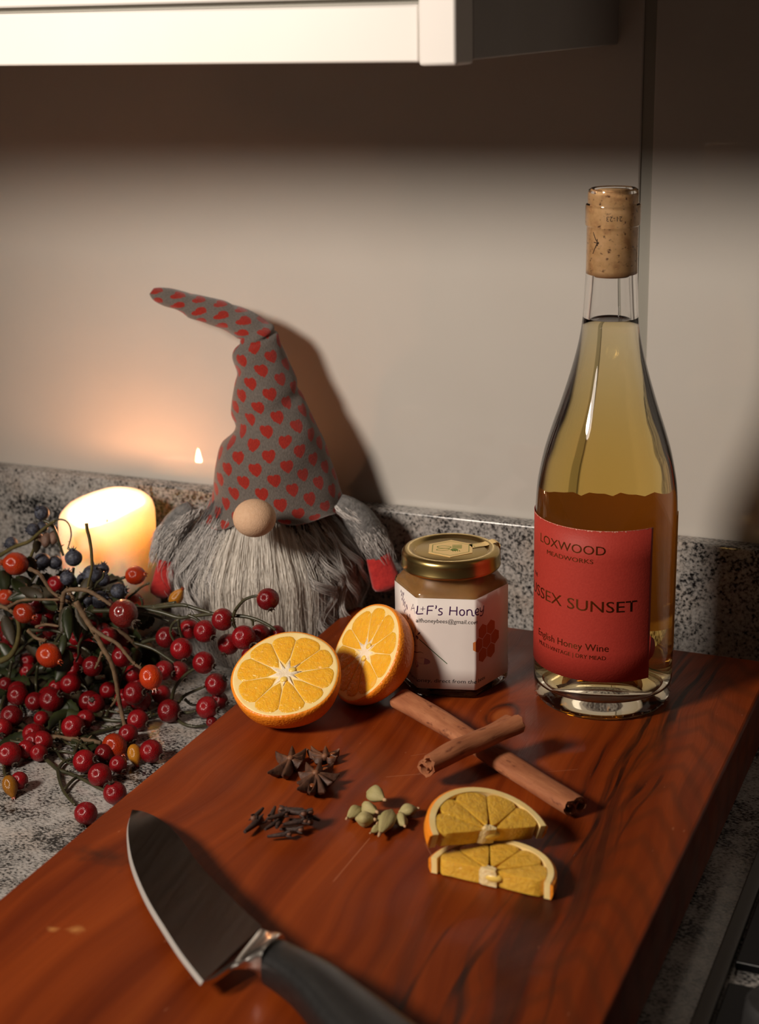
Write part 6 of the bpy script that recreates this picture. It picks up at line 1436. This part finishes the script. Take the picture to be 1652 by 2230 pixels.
# fur and beard: real strands
def hair_mat(name, c1, c2, rough=.55):
    t = NT(name)
    hi = t.n('ShaderNodeHairInfo').outputs['Random']
    t.set(base=t.ramp(hi, [(.0, c1), (1.0, c2)]), rough=rough, spec=.35)
    return t.m
M_GREYHAIR = hair_mat('grey_wool', (.30, .285, .275), (.74, .71, .68))
M_DARKHAIR = hair_mat('charcoal_wool', (.03, .03, .033), (.12, .12, .125))
M_BEARD = hair_mat('white_beard', (.66, .62, .56), (.88, .84, .77))
def hair(name, strands, rad, mat, parent, label):
    hc = bpy.data.hair_curves.new(name)
    npt = len(strands[0])
    hc.add_curves([npt] * len(strands))
    flat = []
    b = wloc(parent)
    for s in strands:
        for p in s: flat += [p[0] - b.x, p[1] - b.y, p[2] - b.z]
    hc.position_data.foreach_set('vector', flat)
    at = hc.attributes.get('radius') or hc.attributes.new('radius', 'FLOAT', 'POINT')
    rr_ = []
    for s in strands:
        for i in range(npt): rr_.append(rad * (1 - .6 * (i / (npt - 1)) ** 2))
    at.data.foreach_set('value', rr_)
    hc.materials.append(mat)
    o = bpy.data.objects.new(name, hc)
    o.parent = parent
    COL.objects.link(o)
    o['label'] = label; o['kind'] = 'stuff'
    return o
rn = random.Random(21)
def strand(a, z0, z1, lift, ph, amp, freq, npt, ja, jl, curl=0):
    """hangs down the body from angle a (0 = front), waving sideways"""
    out = []
    for i in range(npt):
        f = i / (npt - 1)
        z = z0 + (z1 - z0) * f
        r = body_r(max(.002, min(.134, z)))
        aa = a + ja + (amp * sin(freq * f * 2 * pi + ph) * f ** .5) / max(r, .03)
        l = lift * (.25 + .9 * sin(pi * min(1, f * .75 + .1))) + jl + amp * .6 * cos(freq * f * 2 * pi + ph) * f
        x = (r + l) * sin(aa); y = -(r * .86 + l) * cos(aa)
        out.append(gp(x, y, z + .0006 * sin(ph + 9 * f)))
    return out
grey, dark = [], []
for k in range(80):
    a = rn.uniform(-2.1, 2.1)
    if abs(a + .08) < .46 and rn.random() < .9: continue
    ph, amp, fr = rn.uniform(0, 6.3), rn.uniform(.0045, .0105), rn.uniform(1.0, 2.2)
    z0 = rn.uniform(.088, .108); z1 = rn.uniform(.004, .045); lf = rn.uniform(.003, .011)
    for s in range(rn.randint(14, 34)):
        loose = 3.2 if rn.random() < .16 else 1.0
        grey.append(strand(a, z0 + rn.uniform(-.003, .003), z1 + rn.uniform(-.004, .006), lf, ph + rn.gauss(0, .16) * loose, amp * rn.uniform(.8, 1.2), fr, 26, rn.gauss(0, .013) * loose, rn.gauss(0, .0008) * loose))
for a, z0, z1, amp, fr, ph, lf in ((.55, .098, .050, .010, 1.3, .4, .012), (.72, .100, .030, .008, 1.8, 2.0, .011), (.95, .096, .020, .007, 1.6, 1.0, .012), (1.15, .100, .040, .009, 1.2, 3.0, .010), (.62, .080, .010, .008, 1.9, 4.0, .013), (.85, .070, .008, .007, 1.7, .2, .013), (-.62, .098, .030, .007, 1.8, 2.4, .011), (-.85, .095, .020, .008, 1.5, 1.2, .011), (-1.05, .092, .030, .007, 1.9, .2, .012), (1.3, .085, .015, .008, 1.6, 2.2, .012)):
    for s in range(46):
        grey.append(strand(a, z0 + rn.uniform(-.003, .003), z1 + rn.uniform(-.004, .006), lf, ph + rn.gauss(0, .10), amp * rn.uniform(.9, 1.1), fr, 26, rn.gauss(0, .012), rn.gauss(0, .0006)))
for k in range(900):
    a = rn.uniform(-2.3, 2.3); z0 = rn.uniform(.03, .12)
    dark.append(strand(a, z0, max(.003, z0 - rn.uniform(.02, .05)), rn.uniform(.001, .005), rn.uniform(0, 6.3), rn.uniform(.0005, .0025), rn.uniform(.5, 2), 10, 0, 0))
under = []
for k in range(2400):
    a = rn.uniform(-2.2, 2.2)
    if abs(a + .1) < .30: continue
    z0 = rn.uniform(.05, .108)
    under.append(strand(a, z0, max(.003, z0 - rn.uniform(.035, .08)), rn.uniform(.003, .010), sin(a * 19) * 3 + rn.gauss(0, .5), rn.uniform(.002, .0075), rn.uniform(.9, 1.8), 18, 0, rn.gauss(0, .001)))
hair('loose_grey_fur', under, .00011, M_GREYHAIR, gnome, 'fine loose grey wool')
hair('curly_grey_fur', grey, .00014, M_GREYHAIR, gnome, 'long curly grey wool hanging down both sides')
hair('charcoal_fur', dark, .00022, M_DARKHAIR, gnome, 'dark grey fur under the curls')
white = []
for k in range(3000):
    a = -.10 + rn.gauss(0, .23)
    z0 = .1125 - .022 * abs(a + .1) + rn.uniform(-.006, .002)
    lk = sin(a * 37) + sin(a * 91)
    white.append(strand(a, z0, rn.uniform(.002, .034), rn.uniform(.005, .013) + .0008 * lk, a * 25 + rn.gauss(0, .8), rn.uniform(.0004, .0022), rn.uniform(.5, 1.4), 14, rn.gauss(0, .012), rn.uniform(-.001, .003)))
hair('beard', white, .00012, M_BEARD, gnome, 'straight white beard under the nose')
# arms with red felt mittens
M_FELT = noisy('red_felt', (.36, .012, .012), (.50, .025, .020), 300, .95, .0005, 500, sheen=.3)
M_ARM = noisy('grey_fleece', (.10, .098, .096), (.22, .215, .21), 300, .95, .0008)
def arm(name, pts, rad, hand):
    ar = part(name, MB().tube(smooth_path(pts, 4), [rad * (.75 + .5 * sin(pi * min(1, i / 10))) for i in range(len(smooth_path(pts, 4)))], 14), M_ARM, gnome, 180)
    st = []
    P = smooth_path(pts, 4)
    for k in range(900):
        f = rn.uniform(0, .62); i = int(f * (len(P) - 1)); p = P[i]
        a = rn.uniform(0, 2 * pi); d = (E1 * cos(a) - E2 * sin(a)).normalized()
        t = (P[min(i + 1, len(P) - 1)] - P[i]).normalized()
        q0 = p + d * rad * .8; L = rn.uniform(.010, .020)
        ph = rn.uniform(0, 6.3)
        st.append([q0 + (t * f2 * L) + d * (.004 * sin(pi * f2 * .8)) + E1 * .001 * sin(ph + 5 * f2) for f2 in [i_ / 7 for i_ in range(8)]])
    hair('arm_fur', st, .00018, M_GREYHAIR, ar, 'fine grey fur of the sleeve')
    # felt mitten: flat rounded block
    a, b, w, th = hand
    a, b = Vector(a), Vector(b); ax = (b - a); L = ax.length; ax.normalize()
    sx = (E1 - ax * E1.dot(ax)).normalized(); sy = ax.cross(sx)
    rings = []
    for i in range(11):
        f = i / 10
        ww = w * (.86 + .22 * f) * (1 if f < .8 else math.sqrt(max(.05, 1 - ((f - .8) / .21) ** 2)))
        tt = th * (.8 + .3 * f) * (1 if f < .8 else math.sqrt(max(.05, 1 - ((f - .8) / .21) ** 2)))
        rings.append([a + ax * L * f + sx * ww * math.copysign(abs(cos(q_)) ** .6, cos(q_)) + sy * tt * math.copysign(abs(sin(q_)) ** .6, sin(q_)) for q_ in [2 * pi * j / 20 for j in range(20)]])
    part('mitten', MB().rings(rings, True, True), M_FELT, ar, 180, label='red felt mitten')
arm('arm', [gp(.050, -.012, .112), gp(.064, -.014, .100), gp(.0735, -.018, .084), gp(.0765, -.022, .072)], .0088, (gp(.0765, -.022, .0745), gp(.0830, -.026, .0505), .0098, .0070))
arm('arm', [gp(-.050, .004, .108), gp(-.062, .002, .096), gp(-.0690, 0, .080), gp(-.071, -.002, .068)], .0080, (gp(-.0690, -.002, .072), gp(-.0760, -.006, .046), .0078, .0066))

# ------------------------------------------------------------------ rosehips, haws and sloes
def berry_mat(name, a, b, rough, spec=.5, coat=0.0):
    t = NT(name)
    v = t.coord()
    f = t.noise(v, 1.6, 3)
    rnd_ = t.n('ShaderNodeObjectInfo').outputs['Random']
    c = t.ramp(f, [(.3, a), (.7, b)])
    c = t.mix(t.math('MULTIPLY', rnd_, .7), c, tuple(x * .35 for x in a))
    t.set(base=c, rough=rough, spec=spec, coat=coat, coatr=.08)
    t.bump(t.noise(v, 9, 3), .035, .25)
    return t.m
BM = dict(red=berry_mat('red_hip_skin', (.20, .0020, .0060), (.30, .0045, .0080), .22, .5), orange=berry_mat('orange_hip_skin', (.46, .030, .005), (.54, .052, .007), .16, .6),
          yellow=berry_mat('amber_hip_skin', (.46, .170, .012), (.52, .21, .015), .18, .6), maroon=berry_mat('maroon_hip_skin', (.13, .007, .006), (.20, .012, .008), .14, .6, .3),
          haw=berry_mat('brown_fruit_skin', (.22, .12, .085), (.34, .20, .14), .45))
_b = NT('blue_bloom_skin')
_v = _b.coord()
_b.set(base=_b.ramp(_b.noise(_v, 2.6, 4, .65), [(.40, (.014, .013, .020)), (.58, (.055, .062, .088)), (.75, (.115, .130, .175))]), rough=.62)
BM['blue'] = _b.m
M_CALYX = noisy('dry_calyx', (.020, .012, .008), (.060, .035, .020), 8, .7)
M_CALYX_O = plain('orange_calyx', (.30, .045, .010), .35)
def lathe_mesh(name, prof, mat, n=20):
    me = MB().lathe(prof, n=n).mesh(name, 180); me.materials.append(mat); return me
def ball(k=1.0, n=10, r=1.0): return [(0, -k)] + [(r * sin(pi * i / n), -k * cos(pi * i / n)) for i in range(1, n)] + [(0, k * .97)]
ME = dict(red=lathe_mesh('hip', ball(.97), BM['red']), maroon=lathe_mesh('hip', ball(1.02), BM['maroon']), blue=lathe_mesh('berry', ball(.96), BM['blue']), haw=lathe_mesh('berry', ball(1.35, 10, .9), BM['haw']),
          orange=lathe_mesh('hip', [(0, -1.05), (.35, -1.0), (.70, -.78), (.92, -.42), (1.0, 0), (.95, .40), (.76, .75), (.50, .98), (.30, 1.12), (0, 1.14)], BM['orange']),
          yellow=lathe_mesh('hip', [(0, -1.45), (.40, -1.38), (.75, -1.05), (.97, -.5), (1.0, 0), (.88, .55), (.62, 1.0), (.36, 1.35), (.25, 1.6), (0, 1.62)], BM['yellow']))
def calyx_mesh(name, base, h, spikes, spread, mat):
    mb = MB().lathe([(.20, base - .05), (.27, base + .02), (.24, base + h * .5), (.15, base + h * .55), (0, base + h * .3)], n=10)
    for i in range(spikes):
        a = 2 * pi * i / spikes
        mb.tube([(.18 * cos(a), .18 * sin(a), base + .02), (.27 * cos(a) * spread, .27 * sin(a) * spread, base + h * .6), (.34 * cos(a) * spread, .34 * sin(a) * spread, base + h)], [.075, .06, .015], 5)
    mb.tube([(0, 0, base), (.04, 0, base + h * 1.25)], [.05, .02], 5)
    me = mb.mesh(name, 60); me.materials.append(mat); return me
CA = dict(red=calyx_mesh('calyx', .93, .24, 5, 1.0, M_CALYX), maroon=calyx_mesh('calyx', 1.0, .42, 5, 1.15, M_CALYX), blue=calyx_mesh('calyx', .90, .40, 5, 1.6, BM['blue']), haw=calyx_mesh('calyx', 1.3, .2, 4, .8, M_CALYX),
          orange=calyx_mesh('calyx', 1.08, .36, 4, .75, M_CALYX_O), yellow=calyx_mesh('calyx', 1.55, .45, 4, .8, M_CALYX_O))
HIPN = dict(red='hip', orange='hip', yellow='hip', maroon='hip', blue='berry', haw='berry')
SPR = dict(
    A=('rosehip_sprig', 'arching rosehip sprig with red hips in front of the gnome beard', 'rosehip sprig'),
    B=('rosehip_sprig', 'red rosehip sprig beside the board edge, left of the nearer orange half', 'rosehip sprig'),
    C=('rosehip_sprig', 'red rosehip sprig under the long brown twig with the amber hip', 'rosehip sprig'),
    D=('rosehip_sprig', 'red rosehip sprig nearest the viewer, lowest hip touching the board', 'rosehip sprig'),
    E=('rosehip_sprig', 'dense cluster of red rosehips in the middle of the heap', 'rosehip sprig'),
    F=('rosehip_sprig', 'red rosehip sprig at the left picture edge, below the brown twig', 'rosehip sprig'),
    G=('rosehip_sprig', 'shaded red rosehips deep in the heap under the leaves', 'rosehip sprig'),
    H=('briar_sprig', 'briar twig with glossy orange red hips at the upper left', 'briar sprig'),
    I=('briar_sprig', 'briar sprig with two orange hips right against the candle', 'briar sprig'),
    J=('briar_twig', 'long bare brown twig hanging over the heap, amber hip at its tip', 'twig'),
    K=('briar_twig', 'brown twig lying across the front of heap, orange hip at its end', 'twig'),
    L=('briar_twig', 'twig with one large dark maroon hip below the candle', 'twig'),
    M=('sloe_sprig', 'blue berry sprig rising at the left of the candle', 'berry sprig'),
    N=('sloe_sprig', 'blue berry cluster in front of the candle, thin bare shoot above', 'berry sprig'),
    O=('leafy_shoot', 'drooping dark green leaves in the rosehip heap, with dark leaves added for shade', 'leaves'),
    P=('leafy_shoot', 'dark green leaves at the left edge, with dark leaves added to shade the heap', 'leaves'))
M_STEM = noisy('dark_green_stem', (.020, .022, .010), (.055, .050, .022), 120, .40)
M_TWIG = noisy('brown_twig', (.085, .050, .024), (.165, .100, .050), 200, .75, .0003)
M_VINE = noisy('olive_vine', (.060, .052, .014), (.110, .085, .026), 150, .5, .0002)
M_LEAF = noisy('dark_green_leaf', (.010, .016, .005), (.028, .036, .010), 90, .42)
M_LEAFB = plain('dry_leaf', (.030, .022, .009), .6)
sp = {}
for key, (nm, lb, ct) in SPR.items():
    pts = [h[2:5] for h in HIPS if h[0] == key] + [l[1] for l in LEAVES if l[0] == key]
    c = [sum(p[i] for p in pts) / len(pts) for i in range(3)]
    sp[key] = root(nm, (c[0], c[1], .0004), lb, ct, 'sprigs in the rosehip heap')
for key, kind, x, y, z, r, dx, dy, dz in HIPS:
    p = sp[key]
    h = bpy.data.objects.new(HIPN[kind], ME[kind])
    h.parent = p
    h.location = Vector((x, y, z)) - Vector(p.location)
    h.rotation_mode = 'QUATERNION'; h.rotation_quaternion = Vector((dx, dy, dz)).to_track_quat('Z', 'Y')
    s = r * (.98 if kind != 'red' else 1.0)
    h.scale = (s, s, s)
    COL.objects.link(h)
    c = bpy.data.objects.new('calyx', CA[kind]); c.parent = h
    COL.objects.link(c)
rn = random.Random(5)
for key, kind, rad, pts in STEMS:
    p = sp[key]
    P = smooth_path(pts, 5)
    rad *= .001
    rr_ = [rad * (1.05 - .35 * i / len(P)) * (1 + (.22 * max(0, sin(i * 1.9)) if kind == 'twig' else .04 * sin(i * 2.2))) for i in range(len(P))]
    mb = MB().tube(P, rr_, 9)
    if kind != 'vine':
        for q in range(2 if kind == 'stem' else 4):                    # small thorns and buds
            i = rn.randrange(2, max(3, len(P) - 2)); t = Vector((rn.uniform(-1, 1), rn.uniform(-1, 1), rn.uniform(.0, 1))).normalized()
            mb.tube([P[i], P[i] + t * rad * 1.6, P[i] + t * rad * 2.6], [rad * .5, rad * .35, rad * .08], 5)
    part({'stem': 'stem', 'twig': 'twig', 'vine': 'vine'}[kind], mb, {'stem': M_STEM, 'twig': M_TWIG, 'vine': M_VINE}[kind], p, 180)
for n_, (key, a, b, w) in enumerate(LEAVES):  # mostly added dark leaves, so the gaps between hips look shaded
    p = sp[key]
    a, b = Vector(a), Vector(b); d = b - a; L = d.length; d.normalize()
    s = d.cross(toCam(a)); s.normalize(); s = (s + toCam(a) * rn.uniform(-.5, .5)).normalized(); nn = d.cross(s)
    rows = []
    for i in range(13):
        f = i / 12
        ww = L * w * .5 * sin(pi * f ** .8) ** .8 * (1 + .14 * (i % 2)) + .0002
        cc = a + d * L * f + nn * L * (.10 * sin(pi * f)) + Vector((0, 0, -L * .10 * f * f))
        rows.append([cc - s * ww + nn * ww * .30, cc - s * ww * .5 + nn * ww * .10, cc, cc + s * ww * .5 + nn * ww * .10, cc + s * ww + nn * ww * .30])
        for q_ in rows[-1]: q_.z = max(q_.z, .0012)
    part('leaf', MB().rings(rows, closed=False), M_LEAF if n_ % 3 else M_LEAFB, p, 180, solid=.00035)
bpy.context.view_layer.update()
